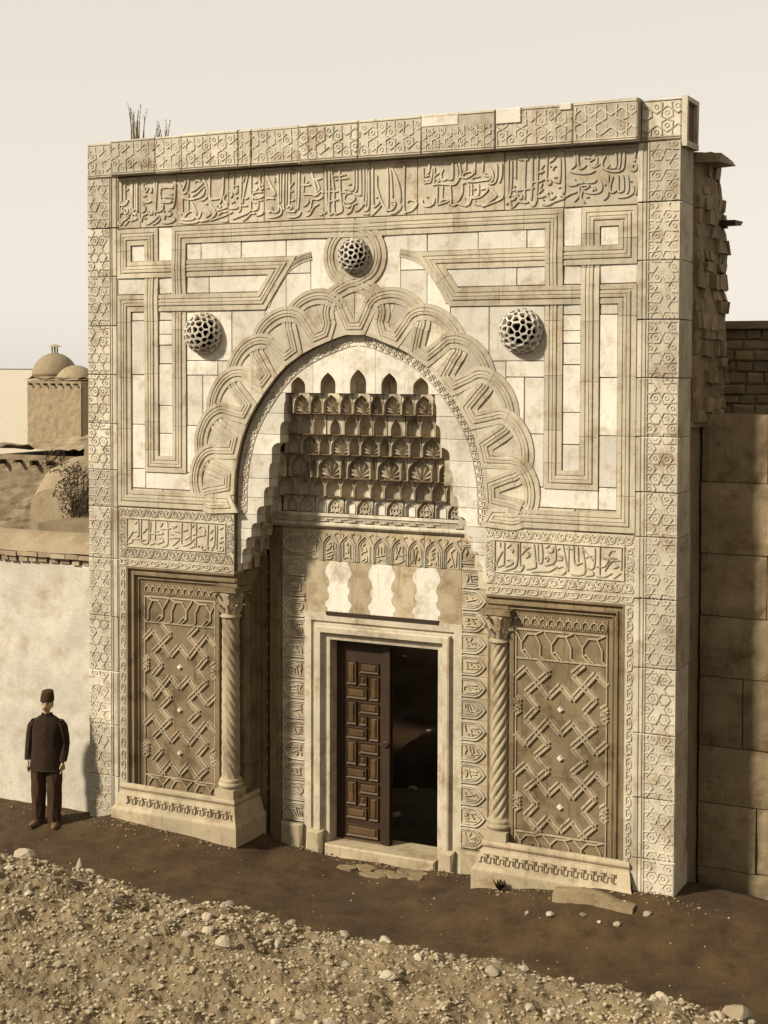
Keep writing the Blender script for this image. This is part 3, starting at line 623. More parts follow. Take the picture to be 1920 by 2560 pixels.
# ---- the knotted moulding: one strap runs through frame, inner loops and scallops
RIB = [(-0.1075, -0.03), (-0.105, 0.012), (-0.056, 0.012), (-0.051, 0.002), (-0.038, 0.002), (-0.032, 0.018), (-0.010, 0.020), (-0.006, 0.012), (0.006, 0.012), (0.010, 0.020), (0.032, 0.018), (0.038, 0.002), (0.051, 0.002), (0.056, 0.012), (0.105, 0.012), (0.1075, -0.03)]
def offset_curve(t):
    """the right half of the arch pushed outward by t, from apex down, with arc length"""
    pts = [Vector((p.x, p.y)) for p in reversed(ARCH)]
    pts = [Vector((0.0, 6.466))] + pts[1:]
    pts = resample(pts, 0.03)
    out = []
    for i, p in enumerate(pts):
        d = (pts[min(i + 2, len(pts) - 1)] - pts[max(i - 2, 0)]).normalized()
        n = Vector((-d.y, d.x))
        if i == 0: n = Vector((0, 1))
        out.append(p + n * t)
    return out
BASE = offset_curve(0.0)
BL = [0.0]
for a, b in zip(BASE, BASE[1:]): BL.append(BL[-1] + (b - a).length)
def arch_pt(s, t):
    """s along the arch from the apex (right positive), t outward"""
    sg = 1 if s >= 0 else -1
    s = abs(s)
    if s >= BL[-1]:
        p = BASE[-1] + Vector((0, -1)) * (s - BL[-1]); n = Vector((1, 0.0))
    else:
        i = max(k for k in range(len(BL)) if BL[k] <= s)
        i = min(i, len(BASE) - 2)
        p = BASE[i] + (BASE[i + 1] - BASE[i]) * ((s - BL[i]) / (BL[i + 1] - BL[i]))
        a, b = BASE[max(i - 4, 0)], BASE[min(i + 5, len(BASE) - 1)]
        d = (b - a).normalized(); n = Vector((-d.y, d.x))
        if s < 0.15: n = (Vector((0, 1)) * (1 - s / 0.15) + n * (s / 0.15)).normalized()
    q = p + n * t
    return Vector((XC + sg * q.x, q.y))
PER = BL[-1] * 1.035 / 7.0 * 0.985
TB, TC, RL, RT = 0.095, 0.33, 0.345, 0.255
def bottom(k, sg=1):
    return [arch_pt(k * PER - 0.08, TB), arch_pt(k * PER + 0.08, TB)]
def lerp_tab(tab, x):
    for (a, p), (b, q) in zip(tab, tab[1:]):
        if a <= x <= b: return p + (q - p) * (x - a) / (b - a)
    return tab[-1][1]
WEAVE = [(0, -0.003), (0.22, 0.017), (0.5, 0.008), (0.78, -0.003), (1.0, 0.017)]   # over at the apex side, under at the far side
def lobe(k, n=20):
    """round lobe standing over bottom k; (x, z, lift), ordered outward from the apex"""
    out = []
    for i in range(n + 1):
        a = math.pi - math.pi * i / n
        q = arch_pt(abs(k) * PER + RL * math.cos(a) * 0.93, TC + RT * math.sin(a))
        out.append((q.x if k >= 0 else 2 * XC - q.x, q.y, lerp_tab(WEAVE, i / n)))
    return out
def swept_parts(path, lifts, cuts, name='moulding', mt='grey', prof=RIB, mp=facade(0.0), scales=None):
    """sweep the strap and break it into stones at the cut rows"""
    rws = sweep_rows(path, prof, mp, lifts, scales)
    ids = [0] + sorted(cuts) + [len(rws) - 1]
    for a, b in zip(ids, ids[1:]):
        if b - a < 1: continue
        rr = [list(r) for r in rws[a:b + 1]]
        for e, nb in ((0, 1), (-1, -2)):
            A, B = rr[e], rr[nb]
            L = (Vector(A[7]) - Vector(B[7])).length
            k = min(0.3, 0.0022 / max(L, 1e-4))
            rr[e] = [tuple(Vector(p) + (Vector(q) - Vector(p)) * k) for p, q in zip(A, B)]
        q = MB(); q.rows(rr); q.build(name, mt, portal)

def left_strap():
    P = []            # x, z, lift
    def to(x, z, l=0.008): P.append((x, z, l))
    to(4.01, 7.735, 0.016)
    to(3.4, 7.745); to(2.2, 7.745); to(1.4675, 7.745)
    to(1.4675, 7.50, .012); to(1.4675, 7.32, .022); to(1.4675, 7.10, .01); to(1.4675, 6.885, -.004); to(1.4675, 6.6, .006)
    to(1.4675, 4.8025); to(1.0375, 4.8025); to(1.0375, 6.65, .012); to(1.0375, 6.885, .022); to(1.0375, 7.12, .01); to(1.0375, 7.32, -.004); to(1.0375, 7.5, .006)
    to(1.0375, 7.745); to(0.6075, 7.745); to(0.6075, 7.32); to(0.85, 7.32, .014); to(1.0375, 7.32, .022); to(1.25, 7.32, .008); to(1.4675, 7.32, -.004); to(1.7, 7.32, .006)
    to(3.0, 7.32); to(2.70, 6.885)
    to(1.75, 6.885, .014); to(1.4675, 6.885, .022); to(1.25, 6.885, .008); to(1.0375, 6.885, -.004); to(.85, 6.885, .006)
    to(0.6075, 6.885); to(0.6075, 4.3425); to(2.175, 4.3425)
    lift = 0.008
    nb = len(P)
    p7 = arch_pt(-(7 * PER - 0.16), TB); to(p7.x, p7.y, 0.014)
    for k in (6, 4, 2):
        P += lobe(-k)[::-1]
        b0, b1 = bottom(k - 1)
        if k > 2:
            P.append((2 * XC - b1.x, b1.y, lift)); P.append((2 * XC - b0.x, b0.y, lift))
    b0, b1 = bottom(1)
    P.append((2 * XC - b1.x, b1.y, lift)); P.append((2 * XC - b0.x, b0.y, lift))
    for q in smooth_line([(3.655, 6.60), (3.63, 6.76), (3.72, 6.94), (3.90, 7.045), (4.07, 7.09), (4.21, 7.155)], 5): P.append((q.x, q.y, lift))
    for i in range(15):
        a = R(-42 + 132 * i / 14)
        P.append((XC + 0.325 * math.cos(a), 7.407 + 0.325 * math.sin(a), lift))
    # the strap narrows where it weaves through the scallops and widens again round the boss
    n_ = len(P)
    return [(*p, 1.0 if i < nb else (0.92 if i < n_ - 26 else 0.92 + 0.08 * min(1, (i - n_ + 26) / 14))) for i, p in enumerate(P)]
def densify(P, step=0.06, clear=0.125):
    """subdivide, but keep clear of sharp corners so that the mitres do not fold"""
    sharp = [0.0] * len(P)
    for i in range(1, len(P) - 1):
        a = Vector((P[i][0] - P[i - 1][0], P[i][1] - P[i - 1][1])); b = Vector((P[i + 1][0] - P[i][0], P[i + 1][1] - P[i][1]))
        if a.length > 1e-6 and b.length > 1e-6 and a.angle(b) > 0.5: sharp[i] = clear if a.angle(b) < 1.7 else 2.1 * clear
    out = [P[0]]
    for i in range(len(P) - 1):
        a, b = P[i], P[i + 1]
        L = math.hypot(b[0] - a[0], b[1] - a[1])
        if L < 1e-6: continue
        n = max(1, int(L / step))
        for k in range(1, n):
            t = k / n
            if t * L < sharp[i] or (1 - t) * L < sharp[i + 1]: continue
            out.append(tuple(a[q] + (b[q] - a[q]) * t for q in range(len(a))))
        out.append(b)
    return out
LS = densify(left_strap())
def strap(P, lift_extra=0.0, prof=RIB):
    cuts, acc = [], 0
    for i in range(1, len(P) - 1):
        a, b = P[i - 1], P[i]
        acc += math.hypot(b[0] - a[0], b[1] - a[1])
        nx_ = P[i + 1]
        da = Vector((b[0] - a[0], b[1] - a[1])); db = Vector((nx_[0] - b[0], nx_[1] - b[1]))
        if da.length < 1e-6 or db.length < 1e-6 or da.angle(db) > 0.35: continue
        vert = abs(b[0] - a[0]) < 1e-4
        hit = vert and any((a[1] - z) * (b[1] - z) <= 0 for z in (4.70, 5.31, 5.957, 6.598, 7.244)) and acc > 0.12
        if hit or acc > 0.83:
            cuts.append(i); acc = 0
    swept_parts([p[:2] for p in P], [p[2] + lift_extra for p in P], cuts, prof=prof, scales=[p[3] if len(p) > 3 else 1.0 for p in P])
strap(LS)
strap([(2 * XC - x, z, l, w) for x, z, l, w in LS][::-1], -0.0035)
# second strap of the scallops, weaving under the first
P = []
for k in (-7, -5, -3, -1, 1, 3, 5, 7):
    P += lobe(k) if k > 0 else lobe(k)[::-1]
    if k < 7:
        b0, b1 = bottom(k + 1) if k > 0 else bottom(-(k + 1))[::-1]
        f = 1 if k > 0 else -1
        for q in (b0, b1): P.append((XC + f * (q.x - XC) if k != -1 else q.x, q.y, 0.008))
        if k == -1:
            P[-2:] = [(XC - 0.08, P[-1][1], 0.008), (XC + 0.08, P[-1][1], 0.008)]
P = [p for p in P if p[1] > 4.45]
SC = [(o * 0.92, h) for o, h in RIB]
strap(densify(P, 0.07), 0.0, SC)
# the strap's curved outer fillet beside the round field
for sg in (-1, 1):
    arc = smooth_line([(0.60, 7.425), (0.735, 7.395), (0.92, 7.30), (1.06, 7.14), (1.17, 6.99), (1.25, 6.83)], 5)
    swept_parts([(XC + sg * q.x, q.y) for q in arc], [0.0] * len(arc), [12], prof=[(o * 0.5, h * 0.8) for o, h in RIB])

# voussoirs that the scallops are carved on
ns = 16
for k in range(ns):
    rws = []
    for i in range(9):
        s_ = -BL[-1] + 2 * BL[-1] * (k + (0.008 + 0.984 * i / 8)) / ns
        a, b_ = arch_pt(s_, 0.05), arch_pt(s_, 0.52)
        rws.append([(a.x, 0.03, a.y), (a.x, -0.0045, a.y), (b_.x, -0.0045, b_.y), (b_.x, 0.03, b_.y)])
    q = MB(); q.rows(rws); q.build('voussoir', 'band', portal)
# flat edge of the arch
e = MB()
rws = []
for i in range(121):
    s = -BL[-1] * 1.0 + 2 * BL[-1] * i / 120
    a, b_ = arch_pt(s, 0.003), arch_pt(s, 0.05)
    rws.append([(a.x, 0.05, a.y), (a.x, -0.006, a.y), (b_.x, -0.006, b_.y), (b_.x, 0.02, b_.y)])
for a, b_ in ((0, 24), (24, 48), (48, 72), (72, 96), (96, 120)):
    q = MB(); q.rows(rws[a:b_ + 1]); q.build('arch_edge', 'grey', portal)

# ---- pierced stone bosses
def sphere_faces(sub):
    import bmesh
    bm = bmesh.new()
    bmesh.ops.create_icosphere(bm, subdivisions=sub, radius=1.0)
    fs = [[v.co.normalized() for v in f.verts] for f in bm.faces]
    bm.free()
    return fs
def boss(x, z, r, ysq=0.9, rot=0.3):
    """hollow globe carved into rosettes: a round hole at each node, a petal hole in each triangle"""
    rt = Matrix.Rotation(rot, 3, 'Y') @ Matrix.Rotation(0.5 * rot, 3, 'X')
    mb = MB()
    for tri in sphere_faces(2):
        tri = [rt @ q for q in tri]
        cen = (tri[0] + tri[1] + tri[2]).normalized()
        if cen.y > 0.40: continue
        outer = []
        for i in range(3):
            a, b = tri[i], tri[(i + 1) % 3]
            outer += [a + (b - a) * 0.24, a + (b - a) * 0.76]
        ins = 0.74 + random.uniform(-0.08, 0.10)
        inner = [cen + (p - cen) * ins for p in outer]
        vs = []
        for rad in (1.0, 0.85):
            vs += [p.normalized() * rad for p in outer] + [p.normalized() * rad for p in inner]
        fs = []
        for i in range(6):
            j = (i + 1) % 6
            fs += [(i, j, 6 + j, 6 + i), (12 + j, 12 + i, 18 + i, 18 + j), (6 + i, 6 + j, 18 + j, 18 + i)]
            if i % 2: fs.append((j, i, 12 + i, 12 + j))
        mb.add([(x + v.x * r, -0.02 + v.y * r * ysq, z + v.z * r) for v in vs], fs)
    o = mb.build('boss', 'marble', portal)
    q = MB(); q.lathe([(0.001, -0.03), (r * 0.99, -0.03), (r * 1.02, -0.006), (r * 0.99, 0.012), (0.001, 0.012)], 0, 0, 28)
    q.v = [(x + a, -c_, z + b) for a, b, c_ in q.v]
    q.build('boss_ring', 'grey', o)
    q = MB(); q.lathe([(0.001, 0), (r * 0.8, 0.0)], 0, 0, 24); q.v = [(x + a, -0.014, z + b) for a, b, c_ in q.v]; q.build('boss_shade', 'core', o)  # dark disc behind the holes, shade of the hollow put into its colour
boss(4.01, 7.407, 0.218, 0.9, 0.9); boss(1.855, 6.488, 0.268, 0.9, 0.35); boss(6.165, 6.485, 0.262, 0.9, 1.7)

# ------------------------------------------------------------------ niche: tympanum, stalactite tiers, back wall
TY = 0.09                                             # tympanum plane
TZ = [5.744, 5.488, 5.223, 4.966, 4.664, 4.419, 4.201, 4.02, 3.87, 3.68, 3.47]
TU = [1.045, 1.10, 1.22, 1.26, 1.335, 1.44, 1.52, 1.60, 1.655, 1.70]     # half width of the opening, tier by tier
TD = [0.18, 0.29, 0.40, 0.51, 0.61, 0.69]                                # depth of each tier's face

def side_block(z0, z1, u_low, u_up, first):
    """tympanum stone between the arch and the stepped edge of the stalactites (left side)"""
    n = 8
    pts = []
    for k in range(n + 1):
        z = z0 + 0.003 + (z1 - z0 - 0.006) * k / n
        pts.append((XC - arch_u(z) + 0.0, z))
    top_u = u_up
    q = z1 - 0.003
    edge = [(XC - top_u, q)]
    hgt = (z1 - z0)
    for i in range(5):
        a = math.pi / 2 * i / 4
        edge.append((XC - top_u - (u_low - top_u) * math.sin(a), q - 0.10 - 0.35 * hgt * (1 - math.cos(a))))
    edge.append((XC - u_low, z0 + 0.003))
    b = MB(); b.prism(pts[::-1] + [] if False else [*pts, *edge], TY + random.uniform(-.002, .002), 0.30)
    return b.build('tympanum_block', 'marble', portal)
for i in range(len(TU)):
    z1, z0 = TZ[i], TZ[i + 1]
    up = TU[i - 1] if i else TU[0] - 0.02
    mirror(side_block(z0, z1, TU[i], up, i == 0), portal)
# the head of the tympanum with five pointed notches
NT = [(-0.84, 0.100, 5.945), (-0.42, 0.105, 5.998), (0.0, 0.110, 6.038), (0.42, 0.105, 5.998), (0.84, 0.100, 5.945)]
def pointed(cx, a, z0, zt, n=7, spring=0.42):
    """pointed arch outline from left foot to right foot"""
    zs = z0 + (zt - z0) * spring
    L = [(cx - a, z0)]
    for i in range(n + 1):
        t = i / n
        L.append((cx - a * (1 - t ** 2.1), zs + (zt - zs) * t))
    return L + [(2 * cx - x, z) for x, z in reversed(L[:-1])]
def head_block(xa, xb, z_split=None):
    pts = []
    xs = [xa + (xb - xa) * k / 24 for k in range(25)]
    top = [(x, min(arch_z(x), 6.466)) for x in xs]
    low = [(xa, 5.747)]
    for cx, a, zt in NT:
        X = XC + cx
        if xa < X < xb: low += pointed(X, a, 5.747, zt)
    low.append((xb, 5.747))
    b = MB(); b.prism(low + top[::-1], TY + random.uniform(-.002, .002), 0.30)
    b.build('tympanum_block', 'marble', portal)
hx = [XC - 1.257, 3.38, 3.80, 4.24, 4.64, XC + 1.257]
for a, b_ in zip(hx, hx[1:]): head_block(a + 0.002, b_ - 0.002)

def cell_mesh(name, w, h, dep, kind, mt, a=0.40, spring=0.42, apex=0.90, frame=True, carved=False):
    """one stalactite cell: a block face with a pointed recess, plain, fluted like a shell, or filled with scrollwork"""
    mb = MB()
    arch = pointed(0, a * w, 0, apex * h, 8, spring)
    n = len(arch)
    rect = []
    for i in range(n):
        t = i / (n - 1)
        if t < 0.30: rect.append((-w / 2, h * t / 0.30))
        elif t <= 0.70: rect.append((-w / 2 + w * (t - 0.30) / 0.40, h))
        else: rect.append((w / 2, h * (1 - t) / 0.30))
    rings = []
    if frame:
        rings.append([(x, 0.0, z) for x, z in rect])
        # raised rim round the arch
        rings.append([(x * 1.13, 0.0, z * 1.05) for x, z in arch])
        rings.append([(x * 1.10, -0.010, z * 1.04) for x, z in arch])
        rings.append([(x * 1.02, -0.010, z * 1.01) for x, z in arch])
    K = 7
    for k in range(K + 1):
        t = k / K
        ph = t * math.pi / 2
        if kind == 'fan':
            q = min(1, t * 2.5)
            rings.append([(x * (1 - 0.06 * q), dep * math.sin(q * math.pi / 2), z * (1 - 0.05 * q)) for x, z in arch])
        elif kind == 'plain':
            s = math.cos(ph)
            rings.append([(x * s, dep * math.sin(ph), z * (1 - 0.22 * math.sin(ph))) for x, z in arch])
        else:
            rings.append([(x * (1 - 0.04 * min(1, t * 4)), dep * min(1, t * 3), z * (1 - 0.04 * min(1, t * 4))) for x, z in arch])
    mb.rows(rings, cap=False)
    if kind != 'plain':
        mb.add([(x * 0.97, dep * 0.98, z * 0.97) for x, z in arch], [tuple(range(n))])
    if kind == 'fan':                                 # seven petals spread from the foot like an open shell
        A, Hh_ = a * w, apex * h
        for k in range(7):
            an = R(-72 + 24 * k)
            ex, ez = math.sin(an), math.cos(an)
            L = min(Hh_ * 0.86, 0.82 * A / max(0.05, abs(ex)) if abs(ex) > 0.2 else 9, Hh_ * (0.90 - 0.35 * abs(ex)))
            px_, pz_ = -ez, ex
            f0 = (0.10 * A * ex, 0.04 * h)
            vs, wd = [], 0.17 * A + 0.004
            for t_, wf, hf in ((0.0, 0.10, 0.2), (0.45, 0.75, 0.75), (0.8, 1.0, 0.9), (1.0, 0.35, 0.35)):
                cx_, cz_ = f0[0] + ex * L * t_, f0[1] + ez * L * t_
                for o_, hh in ((-1, 0.0), (0, 1.0), (1, 0.0)):
                    vs.append((cx_ + px_ * o_ * wd * wf, dep * 0.99 - hh * hf * dep * 0.75, cz_ + pz_ * o_ * wd * wf))
            mb.add(vs, [(r_ * 3 + c_, r_ * 3 + c_ + 1, r_ * 3 + c_ + 4, r_ * 3 + c_ + 3) for r_ in range(3) for c_ in range(2)])
    # soffit and top so the block is closed
    mb.add([(-w / 2, 0, h), (w / 2, 0, h), (w / 2, dep + 0.06, h), (-w / 2, dep + 0.06, h)], [(0, 1, 2, 3)])
    mb.add([(-w / 2, 0, 0), (-w / 2, 0, h), (-w / 2, dep + 0.06, h), (-w / 2, dep + 0.06, 0)], [(0, 1, 2, 3)])
    mb.add([(w / 2, 0, 0), (w / 2, 0, h), (w / 2, dep + 0.06, h), (w / 2, dep + 0.06, 0)], [(0, 1, 2, 3)])
    if carved:
        mp = lambda p, q, hh: (p, dep * 0.98 - hh, q)
        A = a * w
        for sg in (-1, 1):
            mb.ridge(smooth_line([(0, 0.05 * h), (sg * .5 * A, 0.2 * h), (sg * .6 * A, 0.42 * h), (sg * .2 * A, 0.45 * h), (sg * .25 * A, 0.28 * h)], 3), 0.014, 0.016, mp)
            mb.ridge(smooth_line([(0, 0.40 * h), (sg * .35 * A, 0.55 * h), (sg * .15 * A, 0.68 * h), (0, 0.78 * h)], 3), 0.014, 0.016, mp)
            mb.ridge(smooth_line([(sg * .8 * A, 0.05 * h), (sg * .45 * A, 0.10 * h), (sg * .75 * A, 0.3 * h)], 3), 0.014, 0.016, mp)
    me = bpy.data.meshes.new(name)
    me.from_pydata(mb.v, [], mb.f); me.materials.append(M[mt]); me.update()
    return me
def put(me, x, y, z, rot=0.0, name='stalactite_cell', sx=1.0):
    o = bpy.data.objects.new(name, me)
    o.location = (x, y, z); o.rotation_euler = (0, 0, rot); o.scale.x = sx
    return link(o, portal)
for cx, a, zt in NT:
    me = cell_mesh('stalactite_cell', 2 * a, zt - 5.747, 0.17, 'plain', 'cell', a=0.5, apex=1.0, frame=False)
    put(me, XC + cx, TY + 0.004, 5.747)
tiers = []
tiers.append((0, [(c_, 0.235, 'fan') for c_ in (-.84, -.42, 0, .42, .84)] + [(c_, 0.175, 'fan') for c_ in (-.63, -.21, .21, .63)] + [(-1.0, .085, 'plain'), (1.0, .085, 'plain')]))
tiers.append((1, [(c_, 0.19, 'plain') for c_ in (0, .84, -.84, .645, -.645, .20, -.20)] + [(.42, .235, 'hood'), (-.42, .235, 'hood'), (1.02, .16, 'plain'), (-1.02, .16, 'plain')]))
tiers.append((2, [(c_, 0.255, 'fan') for c_ in (-.84, -.42, 0, .42, .84)] + [(c_, 0.155, 'plain') for c_ in (-.63, -.21, .21, .63)] + [(1.09, .24, 'plain'), (-1.09, .24, 'plain')]))
tiers.append((3, [(c_, 0.33, 'fan') for c_ in (-1.05, -.63, -.21, .21, .63, 1.05)] + [(c_, 0.08, 'plain') for c_ in (-.84, -.42, 0, .42, .84, 1.24, -1.24)]))
tiers.append((4, [(c_, 0.225, 'plain') for c_ in (-1.05, -.63, -.21, .21, .63, 1.05)] + [(c_, 0.185, 'plain') for c_ in (-.84, -.42, 0, .42, .84, -1.26, 1.26)]))
tiers.append((5, [(c_, 0.245, 'carved') for c_ in (-1.05, -.63, -.21, .21, .63, 1.05)] + [(c_, 0.165, 'blank') for c_ in (-.84, -.42, 0, .42, .84)] + [(1.29, .22, 'plain'), (-1.29, .22, 'plain')]))
cache = {}
for ti, cells in tiers:
    z1, z0 = TZ[ti], TZ[ti + 1]
    h = z1 - z0
    d = TD[ti]
    for cx, w, kind in cells:
        key = (ti, w, kind)
        if key not in cache:
            dep = {'fan': 0.07, 'plain': 0.10, 'hood': 0.13, 'carved': 0.03, 'blank': 0.035}[kind]
            if kind == 'fan': me = cell_mesh('stalactite_cell', w - 0.004, h - 0.012, dep, 'fan', 'cell', a=0.46, apex=0.93)
            elif kind == 'plain': me = cell_mesh('stalactite_cell', w - 0.004, h - 0.012, dep, 'plain', 'cell', a=0.455, spring=0.5, apex=0.93)
            elif kind == 'hood': me = cell_mesh('stalactite_cell', w - 0.004, h - 0.012, dep, 'plain', 'cell', a=0.30, spring=0.30, apex=0.80)
            elif kind == 'carved': me = cell_mesh('stalactite_cell', w - 0.004, h - 0.012, dep, 'flat', 'frieze', a=0.42, spring=0.30, apex=0.96, carved=True)
            else: me = cell_mesh('stalactite_cell', w - 0.004, h - 0.012, dep, 'flat', 'marble', a=0.40, spring=0.66, apex=0.82)
            cache[key] = me
        put(cache[key], XC + cx, d - (0.02 if kind in ('carved',) else 0.0), z0 + 0.008)
    # ledge coloured dark to paint the shadow gap, then a core closing the back
    U = TU[ti] + 0.05
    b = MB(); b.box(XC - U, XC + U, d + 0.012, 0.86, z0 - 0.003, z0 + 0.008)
    b.build('shade_ledge', 'core', portal)
    b = MB(); b.box(XC - U, XC + U, d + 0.135, 0.87, z0 + 0.012, z1 - 0.006); b.build('tier_core', 'cell', portal)
# side cells lining the reveals, seen on the left
for ti, n in ((3, 1), (4, 2), (5, 2), (6, 3), (7, 3), (8, 3), (9, 3)):
    z1, z0 = TZ[ti], TZ[ti + 1]
    h = z1 - z0
    dmax = TD[ti] if ti < 6 else 0.74
    w = (dmax - 0.14) / n
    kind = 'fan' if ti in (3, 8) else 'plain'
    me = cell_mesh('stalactite_cell', w - 0.004, h - 0.006, 0.06, kind, 'cell', a=0.41)
    for k in range(n):
        y = 0.14 + w * (k + 0.5)
        o = put(me, XC - TU[ti] + 0.01, y, z0 + 0.003, R(90))
        mirror(o, portal)
    b = MB(); b.box(XC - TU[ti] - 0.14, XC - TU[ti] - 0.058, 0.12, 0.86, z0, z1 - 0.002)
    mirror(b.build('tier_core', 'cell', portal), portal)

# cornice across the back
Y0 = 0.74
b = MB()
pf = [(4.205, 0.66), (4.165, 0.655), (4.160, 0.672), (4.150, 0.672), (4.085, 0.70), (4.080, 0.685), (4.055, 0.675), (4.035, 0.68), (4.025, 0.70), (4.005, 0.72), (3.985, Y0 + 0.02)]
cj = [XC - 1.56, XC - 0.30, XC + 0.55, XC + 0.95, XC + 1.56]
for xa, xb in zip(cj, cj[1:]):
    b = MB()
    b.rows([[(xa + 0.002, y, z) for z, y in pf] + [(xa + 0.002, 0.9, 3.985), (xa + 0.002, 0.9, 4.205)], [(xb - 0.002, y, z) for z, y in pf] + [(xb - 0.002, 0.9, 3.985), (xb - 0.002, 0.9, 4.205)]])
    o = b.build('cornice', 'band', portal)
    q = MB()
    mp = lambda a, b_, h: (a, 0.684 - h, b_)
    x = xa + 0.08
    while x < xb - 0.15:
        q.ridge([(x, 4.103), (x + 0.08, 4.103), (x + 0.095, 4.118), (x + 0.11, 4.133), (x + 0.2, 4.133)], 0.014, 0.014, mp)
        q.ridge([(x + 0.085, 4.135), (x + 0.10, 4.12), (x + 0.115, 4.105)], 0.028, 0.018, mp)
        x += 0.205
    q.build('guilloche', 'band', o)

# back wall behind the door surround
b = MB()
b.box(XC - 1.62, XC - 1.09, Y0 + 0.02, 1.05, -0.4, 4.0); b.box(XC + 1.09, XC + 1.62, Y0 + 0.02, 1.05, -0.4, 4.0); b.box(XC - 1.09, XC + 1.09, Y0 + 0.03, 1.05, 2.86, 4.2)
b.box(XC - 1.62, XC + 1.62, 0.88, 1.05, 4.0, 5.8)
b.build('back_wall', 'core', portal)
# row of pointed inscription niches
mpB = facade(Y0)
RX = [2.996, 3.241, 3.484, 3.744, 3.97, 4.224, 4.455, 4.694, 4.949]
RX = [x + 0.036 for x in RX]
fb = [XC - 1.095, 3.42, 3.93, 4.6, XC + 1.095]
blocks = []
for xa, xb in zip(fb, fb[1:]):
    b = MB(); b.block(xa + 0.002, xb - 0.002, 3.585, 3.985, Y0, Y0 + 0.1, 0.004)
    blocks.append((xa, xb, b.build('inscription_block', 'ground', portal)))
def in_block(x):
    for xa, xb, o in blocks:
        if xa <= x < xb: return o
    return portal
def arch_letters(mb, key, mp, cx=None, cz=None, rot=0, sc=1.0, w=0.016, h=0.016):
    ls = strokes(LETTERS[key])
    if cx is not None:
        xs = [p[0] for l in ls for p in l]; zs = [p[1] for l in ls for p in l]
        mx, mz = (min(xs) + max(xs)) / 2, (min(zs) + max(zs)) / 2
        ls = [[((p[0] - mx) * sc, (p[1] - mz) * sc) for p in l] for l in ls]
        if rot == 1: ls = [[(cx - b_, cz + a) for a, b_ in l] for l in ls]
        elif rot == -1: ls = [[(cx + b_, cz - a) for a, b_ in l] for l in ls]
        else: ls = [[(cx + a, cz + b_) for a, b_ in l] for l in ls]
    for l in ls:
        mb.ridge(smooth_line(l, 3), w, h, mp, jit=0.001)
for i, x in enumerate(RX):
    o = in_block(x)
    q = MB()
    for a_, w_ in ((0.112, 0.020), (0.088, 0.012)):
        pts = pointed(x, a_, 3.592, 3.592 + (0.335 if a_ > 0.1 else 0.295), 6, 0.55)
        q.ridge(pts, w_, 0.020 if a_ > 0.1 else 0.012, mpB)
    q.build('niche_rim', 'band', o)
    q = MB(); arch_letters(q, 'a%d' % (i + 1), facade(Y0), x, 3.725, 0, 1.0); q.build('lettering', 'band', o)
    q = MB()
    X = x + 0.122
    q.ridge([(X, 3.60), (X, 3.82)], 0.014, 0.014, mpB)
    for sg in (-1, 1):
        q.ridge(smooth_line([(X, 3.80), (X + sg * 0.03, 3.86), (X + sg * 0.065, 3.93), (X + sg * 0.02, 3.95)], 3), 0.018, 0.014, mpB)
    q.build('palmette', 'ground', o)
# side columns of pointed cartouches, lettering turned on its side
for side in (-1, 1):
    ux = 1.275
    cxs = XC + side * ux
    zs = [3.49 - 0.2675 * k for k in range(13)]
    prev = 3.985
    for ci, zc in enumerate([3.79] + zs):
        z0 = zc - 0.134 if ci else 3.625
        b = MB(); b.block(cxs - 0.178, cxs + 0.178, z0 + 0.002, prev - 0.002, Y0 + random.uniform(-.003, .003), Y0 + 0.1, 0.003)
        o = b.build('cartouche_block', 'ground', portal)
        prev = z0
        q = MB()
        # point faces away from the door
        for a_, L_, w_, h_ in ((0.112, 0.31, 0.020, 0.022), (0.088, 0.265, 0.012, 0.014)):
            P_ = pointed(0, a_, 0, L_, 6, 0.5)
            q.ridge([(cxs - side * 0.165 + side * z, zc + x) for x, z in P_], w_, h_, facade(Y0))
        q.build('cartouche_rim', 'band', o)
        q = MB(); arch_letters(q, 'a%d' % ((ci * 4 + (3 if side < 0 else 0)) % 9 + 1), facade(Y0), cxs - side * 0.03, zc, 1 if side < 0 else -1, 0.82, 0.015, 0.018)
        q.build('lettering', 'band', o)
    # foot stone
    b = MB(); b.block(cxs - 0.16, cxs + 0.16, -0.25, prev - 0.01, Y0 - 0.09, Y0 + 0.1, 0.03, 0.01); b.build('foot_stone', 'plinth', portal)
    for k, (du, w_, h_) in enumerate(((0.20, 0.022, 0.03), (0.225, 0.014, 0.045), (0.255, 0.03, 0.06))):
        q = MB(); X = cxs + side * du; q.ridge([(X, 0.02), (X, 3.98)], w_, h_, facade(Y0 + 0.02)); q.build('fillet', 'pier', portal)
    b = MB(); b.box(*sorted((cxs + side * 0.18, cxs + side * 0.35)), Y0 - 0.02, Y0 + 0.1, -0.3, 3.98); b.build('jamb_strip', 'pier', portal)

